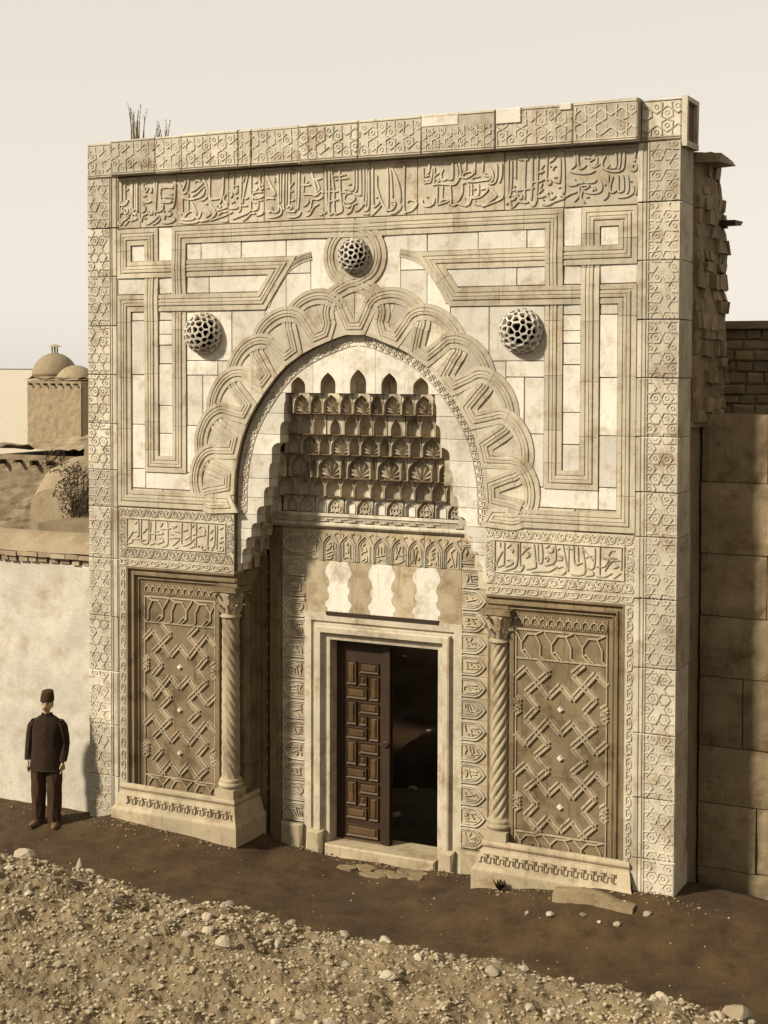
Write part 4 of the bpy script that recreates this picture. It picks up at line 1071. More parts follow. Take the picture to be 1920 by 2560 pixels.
# joggled lintel: stones meeting in wavy joints
WAVE = [(0, 0), (0.0, 0.10), (-0.05, 0.13), (-0.055, 0.17), (0.02, 0.21), (0.045, 0.27), (0.0, 0.31), (0.0, 0.36), (0.05, 0.40), (0.03, 0.47), (-0.03, 0.52), (-0.055, 0.57), (-0.02, 0.63), (0.03, 0.67), (0.04, 0.705)]
def wav(x, sg, flip=1): return [(x + flip * a * 0.62, 2.878 + b_) for a, b_ in WAVE]
LX = [2.879, 3.2, 3.516, 3.828, 4.155, 4.437, 4.765, 5.072]
LX = [XC + (a - b_) / 2 for a, b_ in zip(LX, LX[::-1])]
for i, (a, b_) in enumerate(zip(LX, LX[1:])):
    L_ = wav(a, 1, 1 if i % 2 else -1) if i else [(a, 2.878), (a, 3.583)]
    R_ = wav(b_, 1, -1 if i % 2 else 1) if i < 6 else [(b_, 2.878), (b_, 3.583)]
    L_ = [(x + 0.0015, z) for x, z in L_]; R_ = [(x - 0.0015, z) for x, z in R_]
    q = MB(); q.prism(L_[::-1] + R_, Y0 + random.uniform(-.001, .001), Y0 + 0.1)
    q.build('lintel_stone', 'ground' if i % 2 == 0 else 'marble', portal)
# iron tie bar over the door
b = MB(); b.box(3.225, 4.80, Y0 - 0.035, Y0 + 0.02, 2.893, 2.935); b.build('tie_bar', 'iron', portal)

# moulded door surround (profile runs round the opening)
DO = [(-0.345, 0.03), (-0.345, -0.015), (-0.30, -0.018), (-0.245, -0.018), (-0.235, 0.005), (-0.215, 0.015), (-0.195, 0.012), (-0.185, -0.04), (-0.165, -0.05), (-0.10, -0.045), (-0.085, -0.02), (-0.075, 0.02), (-0.06, 0.03), (-0.02, 0.035), (0.0, 0.04), (0.0, 0.25)]
DO = [(-o, h) for o, h in DO]
path = [(XC - 0.765, -0.3), (XC - 0.765, 2.565), (XC + 0.765, 2.565), (XC + 0.765, -0.3)]
rws = sweep_rows(path, DO, lambda a, b_, h: (a, Y0 + h, b_))
for k in range(3):
    q = MB(); q.rows([rws[k], rws[k + 1]]); q.build('door_lintel' if k == 1 else 'door_jamb', 'grey', portal)
b = MB(); b.block(XC - 0.78, XC + 0.78, -0.3, -0.06, Y0 - 0.08, 1.2, 0.02); b.build('threshold', 'plinth', portal)
for sg in (-1, 1):
    b = MB(); b.block(XC + sg * 0.93 - 0.11, XC + sg * 0.93 + 0.11, -0.25, 0.10, Y0 - 0.10, Y0 + 0.1, 0.04, 0.01); b.build('foot_stone', 'plinth', portal)

# ------------------------------------------------------------------ door leaf
DY = 0.97
b = MB(); b.block(XC - 0.80, XC + 0.02, -0.20, 2.60, DY, DY + 0.06, 0.004)
door = b.build('door', 'wood', portal)
px0, px1 = 3.395, 3.86
pw = px1 - px0
def raised(x0, x1, z0, z1, name='door_panel'):
    q = MB()
    c_ = 0.022
    y1 = DY
    vs = [(x0, y1 + .005, z0), (x1, y1 + .005, z0), (x1, y1 + .005, z1), (x0, y1 + .005, z1), (x0, y1 - .028, z0), (x1, y1 - .028, z0), (x1, y1 - .028, z1), (x0, y1 - .028, z1),
          (x0 + c_, y1 - .008, z0 + c_), (x1 - c_, y1 - .008, z0 + c_), (x1 - c_, y1 - .008, z1 - c_), (x0 + c_, y1 - .008, z1 - c_),
          (x0 + 2 * c_, y1 - .030, z0 + 1.7 * c_), (x1 - 2 * c_, y1 - .030, z0 + 1.7 * c_), (x1 - 2 * c_, y1 - .030, z1 - 1.7 * c_), (x0 + 2 * c_, y1 - .030, z1 - 1.7 * c_)]
    fs = []
    for a in (0, 4, 8):
        for i in range(4): fs.append((a + i, a + (i + 1) % 4, a + 4 + (i + 1) % 4, a + 4 + i))
    fs.append((12, 13, 14, 15))
    q.add(vs, fs)
    return q.build(name, 'woodpanel', door)
zt = 2.27
uh = 0.52
for k in range(4):
    T0 = zt - k * uh
    raised(px0 + 0.185, px1, T0 - 0.135, T0)                           # flat panel, right
    raised(px0, px0 + 0.145, T0 - 0.295, T0 + 0.012)                   # upright, left
    raised(px0 + 0.185, px0 + 0.295, T0 - 0.295, T0 - 0.175)           # small square
    raised(px0 + 0.33, px1, T0 - 0.478, T0 - 0.175)                    # upright, right
    raised(px0, px0 + 0.295, T0 - 0.475, T0 - 0.335)                   # flat panel, left
raised(px0, px1, 0.0, 0.145)
b = MB(); b.block(3.30, 3.90, -0.20, -0.04, DY - 0.022, DY + 0.01, 0.004); b.build('kick_board', 'woodpanel', door)
b = MB(); b.block(3.925, 4.03, -0.20, 2.58, DY - 0.03, DY + 0.02, 0.006); b.build('meeting_stile', 'wood', door)
b = MB(); b.lathe([(0.03, 0), (0.045, 0.01), (0.03, 0.02)], 0, 0, 12); b.v = [(3.975 + x, DY - 0.035 - z, 1.25 + y) for x, y, z in b.v]; b.build('pull_ring', 'iron', door)

# ------------------------------------------------------------------ the two piers
def chain(mb, xa, xb, za, zb, mp, horizontal=True):
    """carved chain of links with studs between"""
    L0, L1 = (xa, xb) if horizontal else (za, zb)
    w = (zb - za) if horizontal else (xb - xa)
    p = w * 1.55
    n = max(1, int(round((L1 - L0) / p))); p = (L1 - L0) / n
    for i in range(n):
        c0 = L0 + (i + 0.5) * p
        ln = [[(-.42, -.1), (-.28, .28), (.28, .28), (.42, -.1)], [(-.5, .30), (-.36, -.22), (-.1, -.30), (.16, -.22), (.30, .0)], [(-.06, .02), (.06, .02)]]
        for l in ln:
            pts = [(c0 + a * p, (za + zb) / 2 + b_ * w) if horizontal else ((xa + xb) / 2 + b_ * w, c0 + a * p) for a, b_ in l]
            mb.ridge(pts, 0.016, 0.011, mp)
def scrolls(mb, a0, a1, b0, b1, mp, horizontal=True, flip=1):
    """running scroll of leaves"""
    L0, L1 = (a0, a1) if horizontal else (b0, b1)
    w = (b1 - b0) if horizontal else (a1 - a0)
    n = max(1, int(round((L1 - L0) / (w * 0.95)))); p = (L1 - L0) / n
    mid = (b0 + b1) / 2 if horizontal else (a0 + a1) / 2
    for i in range(n):
        c0 = L0 + (i + 0.5) * p
        f = flip if i % 2 else -flip
        sp = []
        for k in range(9):
            a = R(-150 + 62 * k); r = 0.44 * (1 - k / 13)
            sp.append((r * math.cos(a), f * r * math.sin(a)))
        lf = [[(-.5, f * -.35), (-.3, f * -.46), (0, f * -.42)], [(.1, f * .05), (.22, f * -.12)], [(.30, f * .38), (.48, f * .44), (.46, f * .12)], [(-.48, f * .3), (-.34, f * .44)]]
        for l in [smooth_line(sp, 2)] + lf:
            pts = [(c0 + q[0] * p, mid + q[1] * w) if horizontal else (mid + q[1] * w, c0 + q[0] * p) for q in l]
            mb.ridge(pts, 0.016, 0.011, mp)
for key, x0, x1 in (('pl', 0.50, 2.283), ('pr', 5.717, 7.52)):
    b = MB(); b.block(x0, x1, 3.562, 4.212, 0.004, 0.25, 0.004)
    o = b.build('inscription_panel', 'frieze', portal)
    mp = facade(0.004)
    q = MB()
    for l in strokes(LETTERS[key]): q.ridge(smooth_line(l, 3), 0.019, 0.014, mp, endtaper=True, nib=True, taper=0.7)
    q.build('lettering', 'band', o)
    q = MB()
    xi0, xi1, zi0, zi1 = x0 + 0.125, x1 - 0.125, 3.705, 4.078
    q.ridge([(xi0, zi0), (xi0, zi1), (xi1, zi1), (xi1, zi0), (xi0, zi0)], 0.018, 0.018, mp)
    q.build('frame', 'band', o)
    q = MB()
    scrolls(q, x0 + 0.02, x1 - 0.02, zi1 + 0.022, 4.205, mp)
    scrolls(q, x0 + 0.02, x1 - 0.02, 3.572, zi0 - 0.018, mp, True, -1)
    scrolls(q, x0 + 0.012, xi0 - 0.016, zi0, zi1, mp, False)
    scrolls(q, xi1 + 0.016, x1 - 0.012, zi0, zi1, mp, False)
    q.build('scroll_border', 'band', o)
# everything below is built for the left pier and mirrored
def pr(mb, name, mt, **k):
    o = mb.build(name, mt, portal, **k); return o
pieces = []
def keep(o): pieces.append(o); return o
b = MB(); b.block(0.50, 2.283, 3.435, 3.557, 0.002, 0.25, 0.003); o = keep(pr(b, 'chain_course', 'frieze'))
q = MB(); chain(q, 0.51, 2.275, 3.443, 3.55, facade(0.002)); q.build('chain_relief', 'band', o)
zz = [0.30, 1.02, 1.75, 2.20, 2.86, 3.43]
for z0, z1 in zip(zz, zz[1:]):
    b = MB(); b.block(0.50, 0.612, z0 + 0.002, z1 - 0.002, 0.003 + random.uniform(-.002, .002), 0.25, 0.003); o = keep(pr(b, 'chain_course', 'frieze'))
    q = MB(); chain(q, 0.508, 0.604, z0 + 0.01, z1 - 0.01, facade(0.003), False); q.build('chain_relief', 'band', o)
# stepped reveal round the sunk panel: up the left side, along the top
RV = [(0.0, 0.003), (0.022, 0.003), (0.028, 0.028), (0.05, 0.045), (0.075, 0.040), (0.085, 0.022), (0.105, 0.022), (0.112, 0.055), (0.135, 0.072), (0.155, 0.060), (0.162, 0.078), (0.19, 0.095), (0.212, 0.10), (0.216, 0.125)]
path = [(0.613, 0.40), (0.613, 3.434), (2.283, 3.434)]
rws = sweep_rows(path, [(-o, h) for o, h in RV], lambda a, b_, h: (a, h, b_))
for k, nm in ((0, 'reveal_jamb'), (1, 'reveal_head')):
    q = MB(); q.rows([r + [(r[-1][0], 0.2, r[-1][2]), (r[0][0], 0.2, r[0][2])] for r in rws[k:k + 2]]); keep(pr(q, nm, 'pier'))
# lobed frieze at the head of the panel
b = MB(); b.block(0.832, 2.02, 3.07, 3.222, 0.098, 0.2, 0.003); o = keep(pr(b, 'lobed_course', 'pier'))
q = MB()
for i in range(11):
    cx = 0.86 + 0.102 * i + 0.03
    q.ridge([(cx + 0.045 * math.cos(a), 3.135 + 0.05 * math.sin(a)) for a in [R(-40 + 26 * k) for k in range(11)]], 0.015, 0.018, facade(0.098))
    q.ridge([(cx, 3.185), (cx, 3.212)], 0.02, 0.014, facade(0.098)); q.ridge([(cx - 0.02, 3.09), (cx, 3.12), (cx + 0.02, 3.09)], 0.013, 0.014, facade(0.098))
q.build('lobes', 'strap', o)
# sunk panel with zigzag strapwork
PX0, PX1, PZ0, PZ1, PY_ = 0.832, 1.952, 0.43, 3.065, 0.102
zz = [PZ0, 0.70, 1.36, 2.02, 2.70, PZ1]
for z0, z1 in zip(zz, zz[1:]):
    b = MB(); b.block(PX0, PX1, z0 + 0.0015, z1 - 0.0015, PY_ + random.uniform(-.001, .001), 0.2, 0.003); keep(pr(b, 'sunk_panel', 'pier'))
def U(s): return [[((float(a.split(',')[0]) - 400) / 645, (1280 - float(a.split(',')[1])) / 325) for a in l.split()] for l in s.split('|')]
UNIT = U('550,955 640,1040 480,1190 560,1280|400,1095 480,1020 640,1205 722,1120 805,1205 965,1020 1045,1095|895,955 805,1040 965,1190 885,1280|400,1225 440,1255 400,1280|1045,1225 1005,1255 1045,1280')
uh_ = (PX1 - PX0) * 325 / 645
zlo, zhi = 0.70, 2.70
def zig(pts):
    run = []
    for a, b_ in zip(pts, pts[1:]):
        cs = clip_seg(Vector(a), Vector(b_), PX0 + 0.004, PX1 - 0.004, zlo, zhi)
        if cs:
            q.ridge(cs, 0.092, 0.010, facade(PY_))
            d_ = (cs[1] - cs[0]).normalized(); n_ = Vector((-d_.y, d_.x)) * 0.024
            for sg in (-1, 1): q.ridge([cs[0] + n_ * sg, cs[1] + n_ * sg], 0.022, 0.026, facade(PY_))
for i in range(4):
    base = zhi - (i + 1) * uh_ + 0.02
    q = MB()
    for l in UNIT:
        pts = [(PX0 + a * (PX1 - PX0), base + (b_ if i % 2 == 0 else 1 - b_) * uh_) for a, b_ in l]
        zig(pts)
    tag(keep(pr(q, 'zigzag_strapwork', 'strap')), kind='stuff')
for i in range(4):
    z = zhi + 0.02 - (i + 1) * uh_
    if z < 0.75: continue
    q = MB(); s_ = 0.045
    q.add([(1.392 + a * s_, PY_ - h, z + b_ * s_) for a, b_, h in ((-1, 0, -.002), (0, -1, -.002), (1, 0, -.002), (0, 1, -.002), (-.6, 0, .03), (0, -.6, .03), (.6, 0, .03), (0, .6, .03))], [(0, 1, 5, 4), (1, 2, 6, 5), (2, 3, 7, 6), (3, 0, 4, 7), (4, 5, 6, 7)])
    keep(pr(q, 'stud', 'marble'))
# borders of elongated hexagons above and below
q = MB()
for z0, z1 in ((2.70, 3.06), (0.435, 0.70)):
    h_ = z1 - z0
    q.ridge([(PX0 + .006, z0 + 0.01), (PX1 - .006, z0 + 0.01)], 0.022, 0.016, facade(PY_)); q.ridge([(PX0 + .006, z1 - 0.015), (PX1 - .006, z1 - 0.015)], 0.022, 0.016, facade(PY_))
    for i in range(3):
        x = PX0 + 0.19 + i * 0.37
        for l in ([(-.12, .5), (-.06, .85), (.04, .85), (.11, .55), (.11, .25), (.02, .02)], [(-.12, .5), (-.12, .12)], [(.11, .55), (.20, .95)], [(-.12, .12), (-.19, .0)], [(-.06, .85), (-.16, 1.0)], [(-.02, .03), (.06, .3), (.11, .25)]):
            pts = [(min(max(x + a, PX0 + .006), PX1 - .006), z0 + 0.01 + b_ * (h_ - 0.02)) for a, b_ in l]
            q.ridge(pts, 0.024, 0.020, facade(PY_))
for X in (PX0 + 0.012, PX1 - 0.012): q.ridge([(X, PZ0), (X, PZ1)], 0.022, 0.016, facade(PY_))
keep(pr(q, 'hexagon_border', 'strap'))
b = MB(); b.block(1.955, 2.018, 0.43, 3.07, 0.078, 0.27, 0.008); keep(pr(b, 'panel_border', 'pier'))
b = MB(); b.box(2.0, 2.28, 0.272, 0.30, 0.3, 3.43); keep(pr(b, 'column_recess', 'pier'))

# base: torus, sloping apron with key pattern, plinth - carried round the corner into the niche
BP = [(0.0, 0.56), (0.02, 0.555), (0.045, 0.535), (0.05, 0.51), (0.04, 0.487), (0.022, 0.475), (0.024, 0.462), (0.045, 0.455), (0.055, 0.435), (0.062, 0.425), (0.105, 0.30), (0.112, 0.275), (0.13, 0.262), (0.148, 0.235), (0.150, 0.215), (0.145, -0.25)]
def plan(x, y, h): return (x, y, h)
bx = [(0.55, 0.012), (1.10, 0.012), (1.72, 0.012), (2.268, 0.012), (2.268, 0.60)]
rws = []
for i, p in enumerate(bx):
    nrm = [(0, -1), (0, -1), (0, -1), (1, -1), (1, 0)][i]
    rws.append([(p[0] + nrm[0] * o_ * 0.88 - (0.0 if i else 0.6 * max(0.0, o_)), p[1] + nrm[1] * o_, z) for o_, z in BP])
for k in range(4):
    q = MB(); A_, B_ = rws[k], rws[k + 1]
    if k < 3: A_ = [(x + 0.002, y, z) for x, y, z in A_]
    q.rows([A_ + [(bx[k][0], 0.2, -0.25), (bx[k][0], 0.2, 0.56)], B_ + [(bx[k + 1][0], 0.2 if k < 3 else bx[k + 1][1], -0.25), (bx[k + 1][0], 0.2 if k < 3 else bx[k + 1][1], 0.56)]] if k < 3 else [A_, B_])
    keep(pr(q, 'plinth', 'plinth'))
q = MB()
def apron(a, b_, h):
    t = (0.425 - b_) / 0.125
    return (a, 0.012 - (0.062 + 0.043 * t) - h * 0.9, b_ + h * 0.3)
x = 0.66
while x < 2.20:
    for l in ([(0, .315), (.03, .315), (.03, .40), (.07, .40)], [(.055, .32), (.055, .37), (.10, .37), (.10, .315), (.125, .315)], [(.01, .37), (.01, .41)]):
        q.ridge([(x + a, b_) for a, b_ in l], 0.014, 0.014, apron)
    x += 0.118
keep(pr(q, 'key_pattern', 'pier'))
# inner face of the pier, towards the door
IX = 2.285
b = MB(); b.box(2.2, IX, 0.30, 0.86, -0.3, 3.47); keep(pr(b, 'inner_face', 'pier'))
mpI = lambda a, b_, h: (IX + h, a, b_)
for y_, w_, h_ in ((0.36, 0.03, 0.02), (0.40, 0.014, 0.03), (0.43, 0.02, 0.018), (0.555, 0.025, 0.03), (0.585, 0.014, 0.04)):
    q = MB(); q.ridge([(y_, 0.58), (y_, 3.2)], w_, h_, mpI); keep(pr(q, 'fillet', 'pier'))
q = MB(); chain(q, 0.455, 0.535, 0.60, 3.35, lambda a, b_, h: (IX + h, a, b_), False); keep(pr(q, 'chain_relief', 'pier'))
b = MB(); b.box(IX - 0.02, IX + 0.05, 0.64, 0.80, -0.3, 3.6); o = keep(pr(b, 'jamb_strip', 'pier'))
q = MB()
for i in range(17):
    z = 0.35 + 0.19 * i
    q.ridge(smooth_line([(0.70, z - 0.03), (0.73, z), (0.70, z + 0.03)], 3), 0.03, 0.02, lambda a, b_, h: (IX + 0.05 + h, a, b_))
q.build('stud_row', 'pier', o)
b = MB(); b.box(2.02, 2.30, 0.05, 0.62, 3.27, 3.44); keep(pr(b, 'reveal_head', 'pier'))

# spiral corner column: base, twisted shaft, leafy capital
CX_, CY_ = 2.153, 0.135
def column(twist):
    root_parts = []
    q = MB()
    SEG, ROWS = 72, 150
    z0, z1 = 0.80, 2.87
    vs = []
    for r_ in range(ROWS + 1):
        z = z0 + (z1 - z0) * r_ / ROWS
        t = r_ / ROWS
        rad = 0.122 - 0.010 * t
        fade = min(1, t / 0.02, (1 - t) / 0.02)
        for s_ in range(SEG):
            a = 2 * math.pi * s_ / SEG
            ph = 8 * a + twist * (z - z0) * 46.0
            w_ = abs(math.sin(ph / 2))
            rr = rad * (1 - 0.20 * fade * (1 - w_) ** 1.5)
            vs.append((CX_ + rr * math.cos(a), CY_ + rr * math.sin(a), z))
    fs = [(i * SEG + j, i * SEG + (j + 1) % SEG, (i + 1) * SEG + (j + 1) % SEG, (i + 1) * SEG + j) for i in range(ROWS) for j in range(SEG)]
    q.add(vs, fs)
    return q
q = column(1); shaft = keep(pr(q, 'column_shaft', 'strap', smooth=True))
q = MB(); q.lathe([(0.15, 0.56), (0.15, 0.66), (0.14, 0.68), (0.155, 0.69), (0.168, 0.715), (0.155, 0.74), (0.14, 0.75), (0.148, 0.762), (0.142, 0.78), (0.125, 0.80)], CX_, CY_, 32); keep(pr(q, 'column_base', 'plinth', smooth=True))
b = MB(); b.box(CX_ - 0.145, CX_ + 0.135, -0.02, 0.28, 0.52, 0.665, 0.004); keep(pr(b, 'pedestal', 'plinth'))
q = MB(); q.lathe([(0.112, 2.86), (0.135, 2.87), (0.14, 2.885), (0.118, 2.90), (0.118, 2.925), (0.13, 2.99), (0.15, 3.09), (0.175, 3.18), (0.175, 3.20), (0.02, 3.20)], CX_, CY_, 28); cap = keep(pr(q, 'capital', 'strap', smooth=True))
def leaf(mb, ang, z0, h, w, curl, r0):
    """one acanthus leaf: ribbed blade, tip curling out"""
    n = 7
    L_, C_, R_ = [], [], []
    for i in range(n + 1):
        t = i / n
        out = r0 + 0.05 * t + curl * max(0, t - 0.45) ** 1.6 * 2.2
        z = z0 + h * (t if t < 0.8 else 0.8 + (t - 0.8) * 0.3 - (t - 0.8) * (t - 0.8) * 4)
        ww = w * (0.55 + 0.9 * t - 1.25 * t * t) * (1 + 0.16 * (i % 2))
        for L, o_, dr in ((L_, -ww, 0), (C_, 0, 0.016), (R_, ww, 0)):
            x, y = (out + dr), o_
            L.append((CX_ + x * math.cos(ang) - y * math.sin(ang), CY_ + x * math.sin(ang) + y * math.cos(ang), z))
    vs = L_ + C_ + R_
    m_ = n + 1
    fs = [(i, i + 1, m_ + i + 1, m_ + i) for i in range(n)] + [(m_ + i, m_ + i + 1, 2 * m_ + i + 1, 2 * m_ + i) for i in range(n)]
    mb.add(vs, fs)
for k in range(10):
    q = MB(); leaf(q, 2 * math.pi * k / 10, 2.93, 0.15, 0.042, 0.05, 0.118); q.build('leaf', 'strap', cap)
for k in range(8):
    q = MB(); leaf(q, 2 * math.pi * (k + 0.5) / 8, 3.03, 0.20, 0.055, 0.10, 0.128); q.build('leaf', 'strap', cap)
q = MB(); q.prism([(-0.20, 0), (0.20, 0), (0.185, 0.06), (-0.185, 0.06)], -0.19, 0.18); q.v = [(CX_ + x, CY_ + y, 3.205 + z) for x, y, z in q.v]; keep(pr(q, 'abacus', 'pier'))
for o in list(pieces): mirror(o, portal)

# key-pattern border inside the arch
mp = facade(TY)
step = 0.098
n = int(BL[-1] / step)
for sg in (-1, 1):
    q = MB()
    for i in range(1, n):
        s0 = i * step
        for l in ([(0.0, .025), (0.0, .075), (.034, .075)], [(.016, .045), (.052, .045), (.052, .10)], [(.068, .025), (.068, .065)], [(.036, .105), (.082, .105), (.082, .065)]):
            q.ridge([arch_pt(sg * (s0 + a), -t - 0.012) for a, t in l], 0.017, 0.014, mp, jit=0.001)
    tag(q.build('key_border', 'band', portal), kind='stuff')
    q = MB(); q.ridge([arch_pt(sg * (0.02 + BL[-1] * k / 60), -0.135) for k in range(60)], 0.012, 0.010, mp); q.build('key_fillet', 'band', portal)

# ------------------------------------------------------------------ ground
def interp(tab, x):
    if x <= tab[0][0]: return tab[0][1]
    for (a, p), (b, q) in zip(tab, tab[1:]):
        if x <= b:
            t = (x - a) / (b - a); t = t * t * (3 - 2 * t)
            return p + (q - p) * t
    return tab[-1][1]
FOOT = [(-4, 0.0), (0.0, 0.02), (0.5, 0.10), (1.4, 0.06), (2.3, 0.0), (2.8, -0.12), (4.0, -0.20), (5.2, -0.12), (5.8, 0.03), (6.6, 0.14), (7.2, 0.25), (8.0, 0.24), (9.0, 0.18), (12, 0.1)]
def street_z(x, y):
    near = interp(FOOT, x)
    f = 1.0 if y > -0.2 else max(0.0, 1 - (-0.2 - y) / 1.1)
    z = -0.12 * (1 - f) + near * f
    if y > 0.6: z = min(z, -0.20)
    z += 0.03 * noise.noise((x * 1.1, y * 1.1, 3.0)) + 0.012 * noise.noise((x * 5, y * 5, 1.0)) + 0.006 * noise.noise((x * 14, y * 14, 1.0))
    return z
def bank_h(x, y):
    """heap of rubble along the street; negative where it dips under the street"""
    toe = -2.0 - 0.05 * (x - 4) + 0.18 * noise.noise((x * 0.5, 7.0, 0.0)) + 0.10 * noise.noise((x * 1.7, 2.0, 0.0))
    d = toe - y
    if d < 0: return -0.35 + d * 0.2
    crest = 0.52 + 0.10 * noise.noise((x * 0.45, 0.0, 5.0))
    h = -0.30 + (crest + 0.30) * (1 - math.exp(-d * 1.9))
    h -= 0.035 * max(0, d - 1.5)
    h += 0.12 * noise.noise((x * 0.8, y * 0.8, 9.0)) + 0.075 * noise.noise((x * 2.3, y * 2.3, 4.0)) + 0.05 * noise.noise((x * 5.2, y * 5.2, 2.0)) + 0.03 * noise.noise((x * 12, y * 12, 2.0)) + 0.014 * noise.noise((x * 27, y * 27, 2.0))
    return h
def grid(name, xs, ys, fz, mt, parent=None, smooth=True):
    vs = [(x, y, fz(x, y)) for y in ys for x in xs]
    n = len(xs)
    fs = [(j * n + i, j * n + i + 1, (j + 1) * n + i + 1, (j + 1) * n + i) for j in range(len(ys) - 1) for i in range(n - 1)]
    b = MB(); b.add(vs, fs)
    return b.build(name, mt, parent, smooth)
def axis(lo, hi, step, far):
    a = [lo + (hi - lo) * i / int((hi - lo) / step) for i in range(int((hi - lo) / step) + 1)]
    pre, post = [], []
    d = step * 2; x = lo
    while x > -far: x -= d; pre.append(x); d *= 1.7
    d = step * 2; x = hi
    while x < far: x += d; post.append(x); d *= 1.7
    return pre[::-1] + a + post
tag(grid('ground', axis(-3, 12, 0.08, 1500), axis(-4, 1.2, 0.08, 1500), lambda x, y: street_z(x, y) if -4 < x < 13 and -5 < y < 2 else -0.15, 'soil'), 'dark trodden earth of the street and the land beyond', kind='structure')
tag(grid('plain', axis(-40, 40, 8, 1400), [14 + 12 * 1.35 ** i for i in range(17)], lambda x, y: -0.10, 'dust'), 'pale dry open land beyond the houses', kind='structure')
XS = [-5 + 0.036 * i for i in range(520)]
YS = [-1.4 - 0.034 * i for i in range(190)]
tag(grid('rubble_bank', XS, YS, bank_h, 'bank', None, False), 'long heap of stony earth along the street', kind='structure')

# loose stones and pebbles on the bank
def rock(seed, sub=2):
    import bmesh
    rnd = random.Random(seed)
    bm = bmesh.new(); bmesh.ops.create_icosphere(bm, subdivisions=sub, radius=1.0)
    off = rnd.uniform(0, 50)
    planes = []
    for _ in range(7):
        n = Vector((rnd.uniform(-1, 1), rnd.uniform(-1, 1), rnd.uniform(-1, 1))).normalized()
        planes.append((n, rnd.uniform(0.55, 0.85)))
    vs = []
    for v in bm.verts:
        co = v.co.copy()
        for n, d in planes:
            k = co.dot(n)
            if k > d: co -= n * (k - d)
        co *= 1 + 0.16 * noise.noise(co * 1.3 + Vector((off, 0, 0)))
        vs.append(co.copy())
    fs = [tuple(x.index for x in f.verts) for f in bm.faces]
    bm.free()
    return vs, fs
ROCKS = []
for k in range(8):
    vs, fs = rock(k + 3)
    me = bpy.data.meshes.new('stone'); me.from_pydata([tuple(v) for v in vs], [], fs); me.materials.append(M['stone']); me.update()
    ROCKS.append(me)
rs = random.Random(11)
placed = 0
for i in range(330):
    x = rs.uniform(-0.2, 10.5); y = rs.uniform(-6.2, -2.1) if i > 110 else -2.15 - 0.05 * (x - 4) - rs.uniform(0.0, 0.7)
    h = bank_h(x, y)
    if h < 0.05: continue
    s = 0.022 + 0.05 * rs.random() ** 2.4
    if i % 61 == 5: s *= 1.5
    o = bpy.data.objects.new('stone', ROCKS[i % 8])
    o.scale = (s * rs.uniform(0.8, 1.5), s * rs.uniform(0.7, 1.2), s * rs.uniform(0.5, 0.95))
    o.rotation_euler = (rs.uniform(-.4, .4), rs.uniform(-.4, .4), rs.uniform(0, 6.28))
    o.location = (x, y, h + s * 0.25)
    link(o)
    big, crest_ = s > 0.055, y > -2.75 - 0.05 * (x - 4)
    lab = ('big' if big else 'small') + (' pale stone on the crest of the rubble bank beside the street' if crest_ else ' pale stone lying on the open top of the rubble bank')
    tag(o, lab, 'stone', 'loose stones on the rubble bank')
def single_stone(name, label, loc, sc, rot=(0, 0, 0), k=0, mt=None):
    o = bpy.data.objects.new(name, ROCKS[k]); o.scale = sc; o.rotation_euler = rot; o.location = loc
    link(o); return tag(o, label, 'stone')
single_stone('stone', 'upright pointed white stone standing on the crest of the rubble bank', (1.66, -2.35, bank_h(1.66, -2.35) + 0.06), (0.065, 0.05, 0.17), (0.1, 0.18, 0.3), 2)
single_stone('stone', 'large pale boulder at the end of the rubble bank below the standing man', (0.95, -2.45, bank_h(0.95, -2.45) + 0.03), (0.17, 0.12, 0.12), (0, 0.2, 0.8), 4)
single_stone('stone', 'flat white boulder leaning beside the large pale one', (1.18, -2.5, bank_h(1.18, -2.5) + 0.02), (0.15, 0.10, 0.06), (0.2, -0.1, 0.2), 1)
single_stone('stone', 'large whitish boulder on the bank beyond the right band', (9.35, -2.75, bank_h(9.35, -2.75) + 0.06), (0.17, 0.15, 0.13), (0, 0.2, 0.4), 5)
pv, pf = rock(99, 1)
pb = MB()
for i in range(26000):
    x = rs.uniform(-3, 12.5); y = rs.uniform(-7.5, -1.9)
    h = bank_h(x, y)
    if h < -0.12: continue
    s = 0.007 + 0.026 * rs.random() ** 2.6
    a = rs.uniform(0, 6.28); ca, sa = math.cos(a), math.sin(a)
    e1, e2, e3 = s * rs.uniform(.8, 1.5), s * rs.uniform(.7, 1.2), s * rs.uniform(.5, 1)
    pb.add([(x + (v.x * e1 * ca - v.y * e2 * sa), y + (v.x * e1 * sa + v.y * e2 * ca), h + s * 0.3 + v.z * e3) for v in pv], pf)
for i in range(260):
    x = rs.uniform(-1, 9.5); y = rs.uniform(-2.2, 0.4)
    s = 0.005 + 0.012 * rs.random() ** 3
    if y > -0.2 and not 2.6 < x < 5.4: continue
    pb.add([(x + v.x * s, y + v.y * s, street_z(x, y) + s * 0.2 + v.z * s * 0.7) for v in pv], pf)
tag(pb.build('gravel', 'pebble'), 'gravel and small rubble strewn over bank and street', kind='stuff')
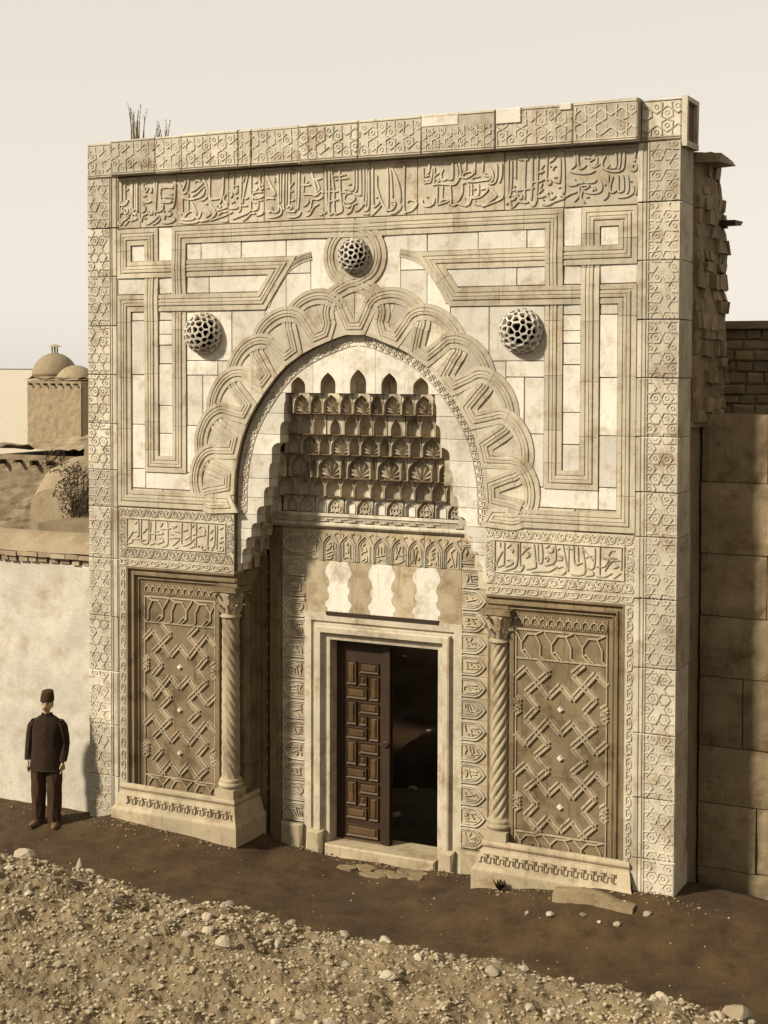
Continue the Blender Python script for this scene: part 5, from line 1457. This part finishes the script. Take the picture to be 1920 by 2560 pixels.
# dry grass tufts on the bank
gb = MB()
for i in range(420):
    x = rs.uniform(1.5, 11); y = rs.uniform(-6, -2.3)
    if noise.noise((x * 0.7, y * 0.7, 20)) < 0.05: continue
    h = bank_h(x, y)
    if h < 0.1: continue
    for k in range(7):
        a = rs.uniform(0, 6.28); L = rs.uniform(0.03, 0.10); w = 0.0022; b_ = rs.uniform(0.2, 0.9)
        dx, dy = math.cos(a), math.sin(a)
        bx_, by_ = x + rs.uniform(-.02, .02), y + rs.uniform(-.02, .02)
        gb.add([(bx_ - dy * w, by_ + dx * w, h - .01), (bx_ + dy * w, by_ - dx * w, h - .01), (bx_ + dx * L * b_, by_ + dy * L * b_, h + L)], [(0, 1, 2)])
tag(gb.build('dry_grass', 'stalk'), 'sparse dry grass growing on the rubble bank', kind='stuff')

# clods and chips gathered along the foot of the walls
cb = MB()
for i in range(520):
    x = rs.uniform(-1.4, 8.6)
    if 2.35 < x < 5.75: y = 0.62 - abs(rs.gauss(0, 0.12)); 
    elif 0.5 < x < 7.5: y = -0.17 - abs(rs.gauss(0, 0.10))
    else: y = -0.03 - abs(rs.gauss(0, 0.12))
    s = 0.006 + 0.02 * rs.random() ** 3
    a = rs.uniform(0, 6.28); ca, sa = math.cos(a), math.sin(a)
    cb.add([(x + (v.x * ca - v.y * sa) * s * 1.2, y + (v.x * sa + v.y * ca) * s, street_z(x, y) + s * 0.2 + v.z * s * 0.7) for v in pv], pf)
tag(cb.build('clods', 'bank'), 'clods of earth and chips gathered along the wall foot', kind='stuff')
# fallen slab and debris at the foot of the right pier
b = MB(); n = 12
rows_ = []
for i in range(n + 1):
    t = i / n
    x = 6.72 + 0.95 * t; y = -0.30 - 0.10 * t
    w = 0.13 * (1 - 0.35 * abs(t - 0.35)) + 0.012 * noise.noise((t * 6, 0, 0)); h = 0.13 * (1 - 0.55 * t) + 0.015 * noise.noise((t * 7, 3, 0))
    z = street_z(x, y) - 0.02
    rows_.append([(x, y + w, z - 0.1), (x, y + w * 0.8, z + h * 0.9), (x, y + w * 0.1, z + h), (x, y - w * 0.7, z + h * 0.75), (x, y - w, z - 0.1)])
b.rows(rows_)
tag(b.build('fallen_slab', 'ashlar'), 'broken pale stone slab lying half buried before the right plinth', 'slab')
rg = random.Random(5)
for i in range(9):
    x, y = rg.uniform(6.5, 7.9), rg.uniform(-0.75, -0.28); s = rg.uniform(0.025, 0.05)
    o = bpy.data.objects.new('stone', ROCKS[i % 8]); o.scale = (s * 1.3, s, s * .7); o.rotation_euler = (0, 0, rg.uniform(0, 6)); o.location = (x, y, street_z(x, y) + s * .3)
    link(o); tag(o, 'small rough stone in the debris before the right plinth', 'stone', 'debris stones before the right plinth')
# dark weed against the right plinth
w_ = tag(empty('weed', (6.02, -0.22, street_z(6.02, -0.22))), 'small dark weed growing against the right plinth', 'plant')
q = MB()
for k in range(46):
    a = rg.uniform(0, 6.28); L = rg.uniform(0.05, 0.13); t = rg.uniform(0.2, 1.0); ww = 0.016
    dx, dy = math.cos(a), math.sin(a)
    q.add([(0, 0, 0), (dx * L * t * .6 - dy * ww, dy * L * t * .6 + dx * ww, L * .6), (dx * L * t, dy * L * t, L), (dx * L * t * .6 + dy * ww, dy * L * t * .6 - dx * ww, L * .55)], [(0, 1, 2, 3)])
q.build('leaves', 'wood', w_)

# paving stones of the entry
for i, (x, y, a, b_) in enumerate(((3.95, 0.42, .17, .1), (4.25, 0.38, .16, .09), (4.5, 0.44, .13, .1), (4.15, 0.24, .2, .09), (4.48, 0.26, .14, .08), (4.72, 0.36, .12, .1), (3.75, 0.30, .14, .1), (4.75, 0.2, .12, .08))):
    q = MB(); pts = []
    for k in range(7):
        t = 2 * math.pi * k / 7 + rg.uniform(-.2, .2); pts.append((x + a * math.cos(t) * rg.uniform(.8, 1.05), y + b_ * math.sin(t) * rg.uniform(.8, 1.05)))
    z = street_z(x, y)
    n_ = len(pts)
    q.add([(p[0], p[1], z + 0.022) for p in pts] + [(p[0], p[1], z - .05) for p in pts], [tuple(range(n_))] + [(i2, n_ + i2, n_ + (i2 + 1) % n_, (i2 + 1) % n_) for i2 in range(n_)])
    tag(q.build('paving_stone', 'ashlar'), 'worn flat paving stone set in earth before the doorway', 'paving stone', 'paving stones before the doorway')

# ------------------------------------------------------------------ inside: passage added to darken the doorway, earth heap beyond
pas = tag(empty('passage', (XC, 1.05, 0)), 'roofed passage added behind the open doorway to keep it dark', 'passage')
b = MB(); b.box(-1.75, -1.6, 0.0, 3.0, -0.3, 3.6); b.build('side_wall', 'ashlar', pas)
b = MB(); b.box(1.3, 1.45, 0.0, 3.0, -0.3, 3.6); b.build('side_wall', 'ashlar', pas)
b = MB(); b.box(-5.75, 1.45, 0.0, 5.5, 3.6, 3.8); b.build('shade_ceiling', 'ashlar', pas)  # added out of view and drawn long to keep daylight off the doorway
def heap(x, y): return -0.2 + max(0, (y - 3.6)) * 0.55 * (1 + 0.25 * noise.noise((x * .6, y * .6, 0))) + 0.10 * noise.noise((x * 2, y * 2, 1)) + 0.05 * noise.noise((x * 6, y * 6, 1))
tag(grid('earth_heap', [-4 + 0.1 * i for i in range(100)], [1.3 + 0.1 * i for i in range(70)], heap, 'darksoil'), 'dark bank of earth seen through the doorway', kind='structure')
for i in range(26):
    x, y = rg.uniform(0.5, 4.6), rg.uniform(2.2, 6.5); s = rg.uniform(0.03, 0.085)
    o = bpy.data.objects.new('stone', ROCKS[i % 8]); o.scale = (s * 1.4, s, s * .6); o.rotation_euler = (0, 0, rg.uniform(0, 6)); o.location = (x, y, heap(x, y) + s * .2)
    link(o); tag(o, 'stone lying on the dark earth bank beyond the doorway', 'stone', 'stones on the earth beyond the doorway')

# ------------------------------------------------------------------ left: plastered wall, roofs and domes beyond
wl_ = tag(empty('plaster_wall', (-0.02, 0.14, 0)), 'pale lime plastered wall with brick coping joining the portal at the left', 'wall')
def wallface(x, z): return 0.018 * noise.noise((x * 1.3, z * 1.3, 0)) + 0.006 * noise.noise((x * 6, z * 6, 0))
nx, nz = 110, 60
vs = [(-6 * (1 - i / nx) - (0.0 if i < nx else 0.0), wallface(i * 0.05, j * 0.06), -0.3 + 3.68 * j / nz) for j in range(nz + 1) for i in range(nx + 1)]
fs = [(j * (nx + 1) + i, j * (nx + 1) + i + 1, (j + 1) * (nx + 1) + i + 1, (j + 1) * (nx + 1) + i) for j in range(nz) for i in range(nx)]
b = MB(); b.add(vs, fs); b.box(-6, -0.002, 0.04, 0.5, -0.3, 3.37); b.build('wall_face', 'plaster', wl_, smooth=True)
for row in range(2):
    x = -6.0
    while x < -0.05:
        L = rg.uniform(0.16, 0.25) if row else rg.uniform(0.10, 0.17)
        gap = 0.012 if row else rg.uniform(0.02, 0.06)
        y0 = -0.075 if row else -0.035
        b = MB(); z0 = 3.385 + row * 0.072 + rg.uniform(-.006, .006)
        b.box(x, min(x + L, -0.01), y0 + rg.uniform(-.012, .012), 0.4, z0, z0 + 0.062, 0.005); b.build('coping_brick', 'brick', wl_)
        x += L + gap
vs = []; n = 50
for i in range(n + 1):
    x = -6 + 5.99 * i / n
    for y, z in ((-0.06, 3.525), (-0.02, 3.56), (0.10, 3.70), (0.25, 3.78), (0.45, 3.74), (0.5, 3.4)):
        vs.append((x, y, z + 0.025 * noise.noise((x * 1.7, y * 4, 2))))
b = MB(); b.add(vs, [(i * 6 + k, i * 6 + k + 1, (i + 1) * 6 + k + 1, (i + 1) * 6 + k) for i in range(n) for k in range(5)]); b.build('coping', 'mud', wl_, smooth=True)

def vault(name, loc, w, z0, z1, depth, label, mt='mud'):
    """mud-plastered barrel roof end with rounded shoulders"""
    r = tag(empty(name, loc), label, 'building')
    sec = [(-w / 2, z0)]
    for i in range(13):
        a = math.pi - math.pi * i / 12
        sec.append((w / 2 * math.cos(a) * (1 if abs(math.cos(a)) < .9 else 1), z1 - w * 0.36 + w * 0.36 * math.sin(a) ** 0.7))
    sec.append((w / 2, z0))
    rw = []
    for j in range(12):
        y = depth * j / 11
        k = 1 - 0.25 * max(0, 1 - j / 2.0) ** 2
        rw.append([(x * k + 0.02 * noise.noise((x * 3, y * 3, 1)), y, z0 + (z - z0) * (1 - 0.1 * max(0, 1 - j / 2.0) ** 2) + 0.02 * noise.noise((x * 3, y * 2, z * 3))) for x, z in sec])
    q = MB(); q.rows(rw); q.build('vault', mt, r)
    return r
r = vault('vaulted_roof', (-3.25, 3.2, 0), 1.15, -0.2, 4.55, 5.0, 'rounded mud plastered vault end rising behind the left wall')
b = MB(); b.box(0.62, 2.2, 0.9, 3.4, -0.2, 3.95, 0.03); b.build('low_room', 'rubble', r)
b = MB(); b.box(0.2, 0.55, 0.6, 1.2, 3.9, 4.85, 0.03); b.build('chimney', 'mud', r)
# dark shrub between the vault and the portal
sh_ = tag(empty('shrub', (-1.72, 2.1, 0)), 'dark leafy shrub growing behind the left wall beside the portal', 'shrub')
q = MB()
for k in range(9):
    a = rg.uniform(0, 6.28); r_ = rg.uniform(0.05, 0.4); tx, ty, tz = r_ * math.cos(a), r_ * math.sin(a), rg.uniform(3.9, 4.6)
    rw = []
    for i in range(6):
        t = i / 5; w = 0.03 * (1 - 0.8 * t)
        rw.append([(tx * t * t + w * math.cos(b_), ty * t * t + w * math.sin(b_), tz * t) for b_ in (0, 2.1, 4.2, 6.283)])
    q.rows(rw)
q.build('stems', 'wood', sh_)
q = MB()
for k in range(2600):
    cl = k % 13
    ca_ = 2.4 * cl; cr = 0.12 + 0.025 * cl
    cx_, cy_, cz_ = cr * math.cos(ca_), cr * math.sin(ca_), 3.55 + 0.09 * cl
    d = Vector((rg.gauss(0, 1), rg.gauss(0, 1), rg.gauss(0, 1))).normalized() * (0.20 * rg.random() ** 0.4)
    n = Vector((rg.gauss(0, 1), rg.gauss(0, 1), rg.gauss(0, 1))).normalized(); t_ = n.orthogonal().normalized(); b_ = n.cross(t_)
    L, W_ = rg.uniform(0.018, 0.035), rg.uniform(0.008, 0.014)
    c_ = Vector((cx_, cy_, cz_)) + d
    q.add([tuple(c_ - t_ * L), tuple(c_ + b_ * W_), tuple(c_ + t_ * L), tuple(c_ - b_ * W_)], [(0, 1, 2, 3)])
q.build('foliage', 'foliage', sh_)
def rough_wall(mb, w, h, z0=-0.2):
    nx_, nz_ = 26, 22
    vs = [(-w / 2 + w * i / nx_, 0.06 * noise.noise((i * 0.5 + w, j * 0.5, 2)) * w / 5, z0 + (h - z0) * j / nz_) for j in range(nz_ + 1) for i in range(nx_ + 1)]
    mb.add(vs, [(j * (nx_ + 1) + i, j * (nx_ + 1) + i + 1, (j + 1) * (nx_ + 1) + i + 1, (j + 1) * (nx_ + 1) + i) for j in range(nz_) for i in range(nx_)])
def ruin_roof(name, loc, w, d, h, label, mt, bumps=0.12):
    r = tag(empty(name, loc), label, 'building')
    b = MB(); b.box(-w / 2, w / 2, 0.12, d, -0.2, h, 0.03); rough_wall(b, w, h); b.build('wall', mt, r)
    for k in range(int(w / 0.7)):
        x = -w / 2 + 0.35 + 0.7 * k
        b = MB(); b.box(x, x + 0.11, -0.32, 0.2, h - 0.28 + rg.uniform(-.05, .05), h - 0.17, 0.01); b.build('roof_beam', 'wood', r)
    g_ = grid('roof', [-w / 2 - .1 + (w + .2) * i / 30 for i in range(31)], [-0.15 + (d + .3) * j / 20 for j in range(21)], lambda x, y: h + bumps * (1 + noise.noise((x * 1.1 + loc[0], y * 1.1, 0))) + bumps * .5 * noise.noise((x * 4, y * 4, 2)), 'mud', r, False)
    return r
ruin_roof('flat_roofed_house', (-19.2, 24, 0), 7.0, 7.0, 3.0, 'flat earth roofed house with crumbling edge behind the left wall', 'rubble', 0.28)
r = ruin_roof('flat_roofed_house', (-58.5, 71, 0), 5.0, 8.0, 4.9, 'pale block shaped house below the distant domes', 'mud', 0.2)
r = ruin_roof('flat_roofed_house', (-75, 97, 0), 14.0, 8.0, 3.9, 'long low house with dark eaves below the small dome', 'rubble', 0.15)
b = MB(); b.box(-7.2, 7.2, -0.8, 0.1, 2.9, 3.15); b.build('eaves', 'wood', r)
def domed(name, loc, rad, drum, label, lantern=False):
    r = tag(empty(name, loc), label, 'building')
    q = MB(); q.lathe([(rad * 1.06, 0), (rad * 1.06, drum), (rad * 1.0, drum), (rad * 0.5, drum + .01)], 0, 0, 32); q.build('drum', 'mud', r)
    q = MB(); q.lathe([(rad * math.cos(a), drum + rad * 1.02 * math.sin(a)) for a in [R(8.9 * k) for k in range(11)]], 0, 0, 40); q.build('dome', 'mud', r, smooth=True)
    if lantern:
        for k in range(6):
            a = math.pi * k / 3
            q = MB(); q.box(0.5 * math.cos(a) - .06, 0.5 * math.cos(a) + .06, 0.5 * math.sin(a) - .06, 0.5 * math.sin(a) + .06, drum + rad * 0.98, drum + rad + 1.1); q.build('lantern_post', 'mud', r)
        q = MB(); q.lathe([(1.1, drum + rad + 1.1), (0.9, drum + rad + 1.25), (0.05, drum + rad + 1.55)], 0, 0, 16); q.build('lantern_roof', 'brick', r)
    return r
domed('domed_building', (-145.6, 178, -0.2), 3.7, 4.5, 'large distant dome topped by a small open lantern', True)
domed('domed_building', (-124.3, 156.6, -0.2), 3.2, 3.0, 'small low distant dome beside the large lantern dome')

# ------------------------------------------------------------------ right: rubble core, ashlar wall, further wall
rb = tag(empty('rubble_wall', (8.0, 0.5, 0)), 'crumbling rubble core of the building rising behind the portal flank', 'wall')
def side_face():
    """irregular broken side of the wall, as a displaced sheet wrapped round front, side and top"""
    q = MB()
    sec = []
    for i in range(26):
        t = i / 25
        if t < 0.3: sec.append((-0.4 + 0.42 * t / 0.3, 0.02))
        else: sec.append((0.02 + 0.09 * math.sin((t - 0.3) / 0.7 * 1.5), 0.02 + (t - 0.3) / 0.7 * 1.1))
    rw = []
    for k in range(50):
        z = 5.4 + 3.05 * k / 49
        rw.append([(x + 0.05 * noise.noise((x * 3, y * 3, z * 2.2)) + 0.02 * noise.noise((x * 9, y * 9, z * 9)) - 0.05 * max(0, (z - 8.0)), y * (1 - 0.35 * max(0, (z - 7.6)) / 0.85) + 0.05 * noise.noise((z * 2, y * 3, 1)), z + (0.0 if k < 49 else 0.06 * noise.noise((x * 5, y * 5, 0)))) for x, y in sec])
    q.rows(rw, cap=False)
    top = rw[-1]
    q.add(top, [tuple(range(len(top)))])
    return q
side_face().build('core', 'rubble', rb, smooth=False)
zc = 5.45
while zc < 8.3:
    h = rg.uniform(0.11, 0.2); y = 0.03
    ymax = 1.05 * (1 - 0.35 * max(0, (zc - 7.6)) / 0.85)
    while y < ymax:
        L = rg.uniform(0.12, 0.34)
        if rg.random() < 0.82:
            out = 0.045 + 0.10 * math.sin(min(1, y) * 1.4) + rg.uniform(-0.035, 0.03) - 0.05 * max(0, zc - 8.0)
            b = MB(); b.box(-0.15, out, y + 0.008, min(y + L, ymax) - 0.008, zc + 0.008, zc + h - 0.008, 0.022); b.build('wall_stone', 'rubble', rb)
        y += L
    zc += h
for i in range(7):
    x = -0.35 + 0.06 * i
    b = MB(); b.box(x, x + 0.3, 0.05, 0.6, 8.38, 8.38 + rg.uniform(0.03, 0.12), 0.03); b.build('wall_stone', 'rubble', rb)
b = MB(); b.box(-0.2, 0.30, 0.75, 1.05, 7.72, 7.78, 0.012); b.build('eave_slab', 'wood', rb)
aw = tag(empty('ashlar_wall', (8.03, 0.92, 0)), 'tall wall of large dressed blocks adjoining the right side of the portal', 'wall')
def rough_block(b, x0, x1, z0, z1, y0):
    """weathered block: uneven face, worn arrises"""
    nx_, nz_ = 9, 6
    vs = []
    for j in range(nz_ + 1):
        for i in range(nx_ + 1):
            u, v = i / nx_, j / nz_
            x, z = x0 + (x1 - x0) * u, z0 + (z1 - z0) * v
            e = min(u, 1 - u) * (x1 - x0), min(v, 1 - v) * (z1 - z0)
            edge = max(0.0, 1 - min(e) / 0.05)
            y = y0 + 0.030 * edge * (0.6 + 0.8 * noise.noise((x * 4, z * 4, 3))) + 0.022 * noise.noise((x * 2.2, z * 2.2, y0 * 40)) + 0.010 * noise.noise((x * 8, z * 8, 1))
            vs.append((x + 0.008 * noise.noise((z * 5, x * 3, 0)) * (1 if 0 < i < nx_ else 0.6), y, z + 0.008 * noise.noise((x * 5, z * 3, 7))))
    n_ = nx_ + 1
    fs = [(j * n_ + i, j * n_ + i + 1, (j + 1) * n_ + i + 1, (j + 1) * n_ + i) for j in range(nz_) for i in range(nx_)]
    b.add(vs, fs)
    b.box(x0 + 0.004, x1 - 0.004, y0 + 0.045, y0 + 0.4, z0 + 0.004, z1 - 0.004)
zc = -0.3
row = 0
while zc < 5.5:
    h = [0.62, 0.75, 0.66, 0.8, 0.7, 0.72, 0.82, 0.78][row % 8]
    if zc + h > 5.3: h = 5.55 - zc
    x = -0.02
    first = True
    while x < 6:
        L = rg.uniform(0.9, 1.6) if not (first and row % 2) else rg.uniform(0.5, 0.8)
        b = MB(); rough_block(b, x + 0.005, x + L - 0.005, zc + 0.005, zc + h - 0.005, rg.uniform(-.015, .015)); b.build('ashlar_block', 'ashlar', aw)
        x += L; first = False
    zc += h; row += 1
b = MB(); b.box(0.0, 6, 0.05, 0.48, -0.3, 5.52); b.build('mortar', 'core', aw)
b = MB(); b.box(-0.9, -0.045, -0.41, 0.4, -0.3, 5.53); b.build('return_wall', 'rubble', aw)
fw = tag(empty('rubble_wall', (7.9, 2.2, 0)), 'pale rubble masonry wall standing further back above the ashlar wall', 'wall')
b = MB(); b.box(0, 8, 0.05, 0.6, -0.2, 6.55); b.build('mortar', 'rubble', fw)
zc = 5.0
row = 0
while zc < 6.5:
    h = rg.uniform(0.10, 0.17); x = 0.0
    while x < 3.0:
        L = rg.uniform(0.12, 0.32)
        b = MB(); b.block(x + .006, x + L - .006, zc + .006, zc + h - .006, rg.uniform(-.02, .02), 0.1, 0.02, 0.012); b.build('wall_stone', 'ashlar', fw)
        x += L
    zc += h; row += 1
b = MB(); b.box(0.0, 8, -0.08, 0.7, 6.55, 6.63, 0.01); b.build('coping', 'ashlar', fw)

# dead stalks on top of the parapet
def stalks(x, y, n, hmax, label):
    r = tag(empty('dry_weed', (x, y, 8.99)), label, 'plant')
    for k in range(n):
        h = hmax * rg.uniform(0.45, 1.0); dx, dy = rg.uniform(-.12, .12), rg.uniform(-.05, .05)
        lx, ly = rg.uniform(-.08, .08), rg.uniform(-.05, .05)
        q = MB(); rw = []
        for i in range(6):
            t = i / 5; w = 0.009 * (1 - t * 0.8)
            cx, cy, z = dx + lx * t * t, dy + ly * t * t, h * t
            rw.append([(cx + w * math.cos(a), cy + w * math.sin(a), z) for a in (0, 2.1, 4.2, 6.283)])
        q.rows(rw)
        for i in range(14):
            t = rg.uniform(0.35, 1.0); a = rg.uniform(0, 6.28); L = rg.uniform(0.02, 0.05)
            cx, cy, z = dx + lx * t * t, dy + ly * t * t, h * t
            q.add([(cx, cy, z), (cx + L * math.cos(a) * .5, cy + L * math.sin(a) * .5, z + L), (cx + 0.006, cy, z + 0.01)], [(0, 1, 2)])
        q.build('stalk', 'stalk', r)
stalks(0.60, 0.32, 17, 0.55, 'tall tuft of dead stalks on top of the parapet near its left corner')
stalks(0.95, 0.32, 10, 0.32, 'short tuft of dead stalks on the parapet beside the taller one')

# ------------------------------------------------------------------ the man by the left wall
man = tag(empty('person', (-0.40, -0.42, street_z(-0.40, -0.42))), 'man in dark jacket, trousers and fez standing before the left wall', 'person')
man.rotation_euler = (0, R(1.2), R(22))                    # turned a little towards the camera
def skin_mesh(name, verts, edges, radii, mt, parent, sub=2, root=0):
    me = bpy.data.meshes.new(name)
    me.from_pydata(verts, edges, [])
    o = bpy.data.objects.new(name, me); link(o, parent)
    sk = o.modifiers.new('skin', 'SKIN'); sk.use_smooth_shade = True
    for i, r in enumerate(radii):
        rr = r if isinstance(r, tuple) else (r, r)
        me.skin_vertices[0].data[i].radius = rr
        me.skin_vertices[0].data[i].use_root = (i == root)
    sb = o.modifiers.new('sub', 'SUBSURF'); sb.levels = sub; sb.render_levels = sub
    dg = bpy.context.evaluated_depsgraph_get()
    nm = bpy.data.meshes.new_from_object(o.evaluated_get(dg))
    o.modifiers.clear(); o.data = nm
    nm.materials.clear(); nm.materials.append(M[mt])
    return o
# body: pelvis, spine, neck, legs, arms as one surface
V = [(0, 0, 0.93), (0, 0.005, 1.10), (0, 0.0, 1.28), (0, -0.01, 1.40), (0, -0.02, 1.475), (0, -0.03, 1.54),
     (-0.095, 0, 0.88), (-0.10, -0.01, 0.50), (-0.105, 0.02, 0.10), (0.095, 0, 0.88), (0.105, -0.03, 0.50), (0.115, -0.02, 0.10),
     (-0.165, 0, 1.355), (-0.240, 0.02, 1.12), (-0.241, -0.04, 0.89), (0.165, 0, 1.355), (0.236, 0.02, 1.12), (0.238, -0.066, 0.89)]
E_ = [(0, 1), (1, 2), (2, 3), (3, 4), (4, 5), (0, 6), (6, 7), (7, 8), (0, 9), (9, 10), (10, 11), (3, 12), (12, 13), (13, 14), (3, 15), (15, 16), (16, 17)]
RD = [(.13, .09), (.13, .09), (.135, .09), (.075, .055), .045, .05, .08, .058, .042, .08, .058, .042, .035, .035, .028, .035, .035, .028]
skin_mesh('body', V, E_, RD, 'skin', man)
# trousers and jacket worn over it: lofted cloth with folds
def cloth(name, rings, mt, parent, fold=0.006, seg=28, close=True):
    """rings: (centre x, y, z, half width, half depth)"""
    q = MB(); rw = []
    fine = []
    for a, b in zip(rings, rings[1:]):
        n = max(2, int(Vector((b[0] - a[0], b[1] - a[1], b[2] - a[2])).length / 0.025))
        for k in range(n): fine.append([a[i] + (b[i] - a[i]) * (k / n) for i in range(5)])
    fine.append(list(rings[-1]))
    for x, y, z, rx, ry in fine:
        row = []
        for k in range(seg + 1):
            an = 2 * math.pi * k / seg
            f = 1 + fold / rx * (noise.noise((math.cos(an) * 2.2, math.sin(an) * 2.2, z * 3.5 + x * 9)) * 1.6 + 0.8 * math.sin(an * 7 + 4 * noise.noise((z * 3, x * 5, 0))))
            row.append((x + rx * f * math.cos(an), y + ry * f * math.sin(an), z))
        rw.append(row)
    q.rows(rw, cap=close)
    return q.build(name, mt, parent, smooth=True)
for sg, pts in ((-1, [(-0.100, 0.0, 0.90, .115, .118), (-0.104, -0.005, 0.72, .106, .108), (-0.108, -0.008, 0.48, .094, .096), (-0.110, 0.015, 0.25, .088, .088), (-0.112, 0.025, 0.055, .085, .092)]),
                (1, [(0.100, 0.0, 0.90, .115, .118), (0.106, -0.015, 0.72, .106, .108), (0.112, -0.028, 0.48, .094, .096), (0.118, -0.02, 0.25, .088, .088), (0.122, -0.012, 0.055, .085, .092)])):
    cloth('trouser_leg', pts, 'trouser', man, 0.007)
cloth('jacket', [(0, 0, 0.745, .232, .158), (0, 0, 0.92, .218, .150), (0, 0.004, 1.08, .200, .140), (0, 0.002, 1.24, .203, .138), (0, 0, 1.345, .205, .125), (0, -0.004, 1.405, .178, .105), (0, -0.010, 1.445, .120, .085), (0, -0.018, 1.475, .072, .070), (0, -0.020, 1.50, .064, .064)], 'cloth', man, 0.006, 36)
for sg in (-1, 1):
    fw_ = 0.0 if sg < 0 else -0.03
    cloth('sleeve', [(sg * 0.155, 0, 1.405, .062, .070), (sg * 0.198, 0.004, 1.34, .066, .074), (sg * 0.226, 0.016, 1.20, .060, .068), (sg * 0.238, 0.020, 1.10, .056, .062), (sg * 0.242, -0.008 + fw_ * .5, 0.98, .052, .056), (sg * 0.240, -0.036 + fw_, 0.875, .047, .050)], 'cloth', man, 0.004)
# head with face
def head():
    q = MB(); n, mrow = 24, 18
    vs = []
    for j in range(mrow + 1):
        t = j / mrow
        ph = math.pi * t
        for i in range(n):
            a = 2 * math.pi * i / n
            x = 0.074 * math.sin(ph) * math.cos(a); y = 0.092 * math.sin(ph) * math.sin(a); z = 0.112 * math.cos(ph)
            if z < -0.03: x *= 1 - 0.9 * (-0.03 - z) * 4; y *= (1 - 0.5 * (-0.03 - z) * 3)
            if y < 0:
                f = -y / 0.092; c_ = abs(x) / 0.074
                if abs(z + 0.012) < 0.034 and c_ < 0.22: y -= 0.020 * (1 - c_ / 0.22) * (0.5 + (0.022 - z) / 0.06 * 0.6)     # nose
                if abs(z - 0.012) < 0.014 and 0.25 < c_ < 0.6: y += 0.009 * f                                                # eye sockets
                if abs(z + 0.052) < 0.007 and c_ < 0.32: y += 0.005 * f                                                      # mouth
                if abs(z + 0.094) < 0.02 and c_ < 0.3: y -= 0.006
            vs.append((x, y - 0.035, z + 1.615))
    fs = [(j * n + i, j * n + (i + 1) % n, (j + 1) * n + (i + 1) % n, (j + 1) * n + i) for j in range(mrow) for i in range(n)]
    q.add(vs, fs); return q
hd = head().build('head', 'skin', man, smooth=True)
def blob(name, mt, c_, r_, parent, rot=None):
    q = MB(); n, mr = 12, 8
    vs = []
    for j in range(mr + 1):
        for i in range(n):
            ph, a = math.pi * j / mr, 2 * math.pi * i / n
            v = Vector((r_[0] * math.sin(ph) * math.cos(a), r_[1] * math.sin(ph) * math.sin(a), r_[2] * math.cos(ph)))
            if rot: v = rot @ v
            vs.append(tuple(v + Vector(c_)))
    q.add(vs, [(j * n + i, j * n + (i + 1) % n, (j + 1) * n + (i + 1) % n, (j + 1) * n + i) for j in range(mr) for i in range(n)])
    return q.build(name, mt, parent, smooth=True)
for sg in (-1, 1):
    blob('ear', 'skin', (sg * 0.077, -0.022, 1.61), (0.010, 0.020, 0.030), hd)
    blob('eye', 'hair', (sg * 0.030, -0.108, 1.628), (0.012, 0.006, 0.006), hd)
    blob('eyebrow', 'hair', (sg * 0.030, -0.115, 1.647), (0.019, 0.006, 0.004), hd)
blob('moustache', 'hair', (0, -0.127, 1.577), (0.030, 0.010, 0.007), hd)
blob('mouth', 'leather', (0, -0.118, 1.562), (0.020, 0.006, 0.004), hd)
blob('hair', 'hair', (0, -0.005, 1.635), (0.079, 0.076, 0.075), hd)
q = MB(); q.lathe([(0.092, 0.0), (0.091, 0.03), (0.084, 0.075), (0.075, 0.118), (0.072, 0.122), (0.001, 0.124)], 0, 0, 28)
q.v = [(x, y * 1.08 - 0.022 + z * 0.12, z + 1.668 + y * 0.16) for x, y, z in q.v]
q.build('fez', 'fez', man, smooth=True)
# hands: palm and five fingers each
for sg, (hx, hy, hz) in ((-1, (-0.240, -0.045, 0.865)), (1, (0.238, -0.075, 0.865))):
    V = [(hx, hy, hz), (hx, hy - 0.006, hz - 0.045), (hx, hy - 0.008, hz - 0.075)]
    Ed = [(0, 1), (1, 2)]; Rr = [(.026, .020), (.018, .034), (.014, .036)]
    for k in range(4):
        oy = -0.030 + 0.020 * k
        L = [0.070, 0.078, 0.072, 0.058][k]
        b0 = len(V)
        V += [(hx, hy - 0.008 + oy, hz - 0.088), (hx - sg * 0.008, hy - 0.010 + oy, hz - 0.088 - L * 0.5), (hx - sg * 0.024, hy - 0.010 + oy, hz - 0.088 - L * 0.92)]
        Ed += [(2, b0), (b0, b0 + 1), (b0 + 1, b0 + 2)]; Rr += [.0095, .0088, .0072]
    b0 = len(V)
    V += [(hx - sg * 0.010, hy - 0.034, hz - 0.035), (hx - sg * 0.018, hy - 0.052, hz - 0.065), (hx - sg * 0.022, hy - 0.054, hz - 0.090)]
    Ed += [(1, b0), (b0, b0 + 1), (b0 + 1, b0 + 2)]; Rr += [.012, .0105, .0085]
    skin_mesh('hand', V, Ed, Rr, 'skin', man, 1)
# shoes
for sg, (fx, fy) in ((-1, (-0.112, 0.02)), (1, (0.125, -0.02))):
    q = MB(); rw = []
    for i in range(9):
        t = i / 8
        w = 0.036 + 0.020 * math.sin(math.pi * min(1, t * 1.15)) - (0.02 * max(0, t - 0.8) * 5)
        h = 0.085 - 0.045 * t - 0.02 * max(0, t - 0.8) * 4
        y = fy + 0.07 - 0.27 * t; x = fx + sg * 0.05 * t
        rw.append([(x - w, y, 0.0), (x - w * .95, y, h * .55), (x - w * .45, y, h), (x + w * .45, y, h), (x + w * .95, y, h * .55), (x + w, y, 0.0)])
    q.rows(rw); q.build('shoe', 'leather', man, smooth=True)
# light shirt tail and jacket buttons
for k in range(4):
    blob('button', 'leather', (0.0, -0.143 + 0.003 * k, 1.00 + 0.095 * k), (0.007, 0.004, 0.007), man)
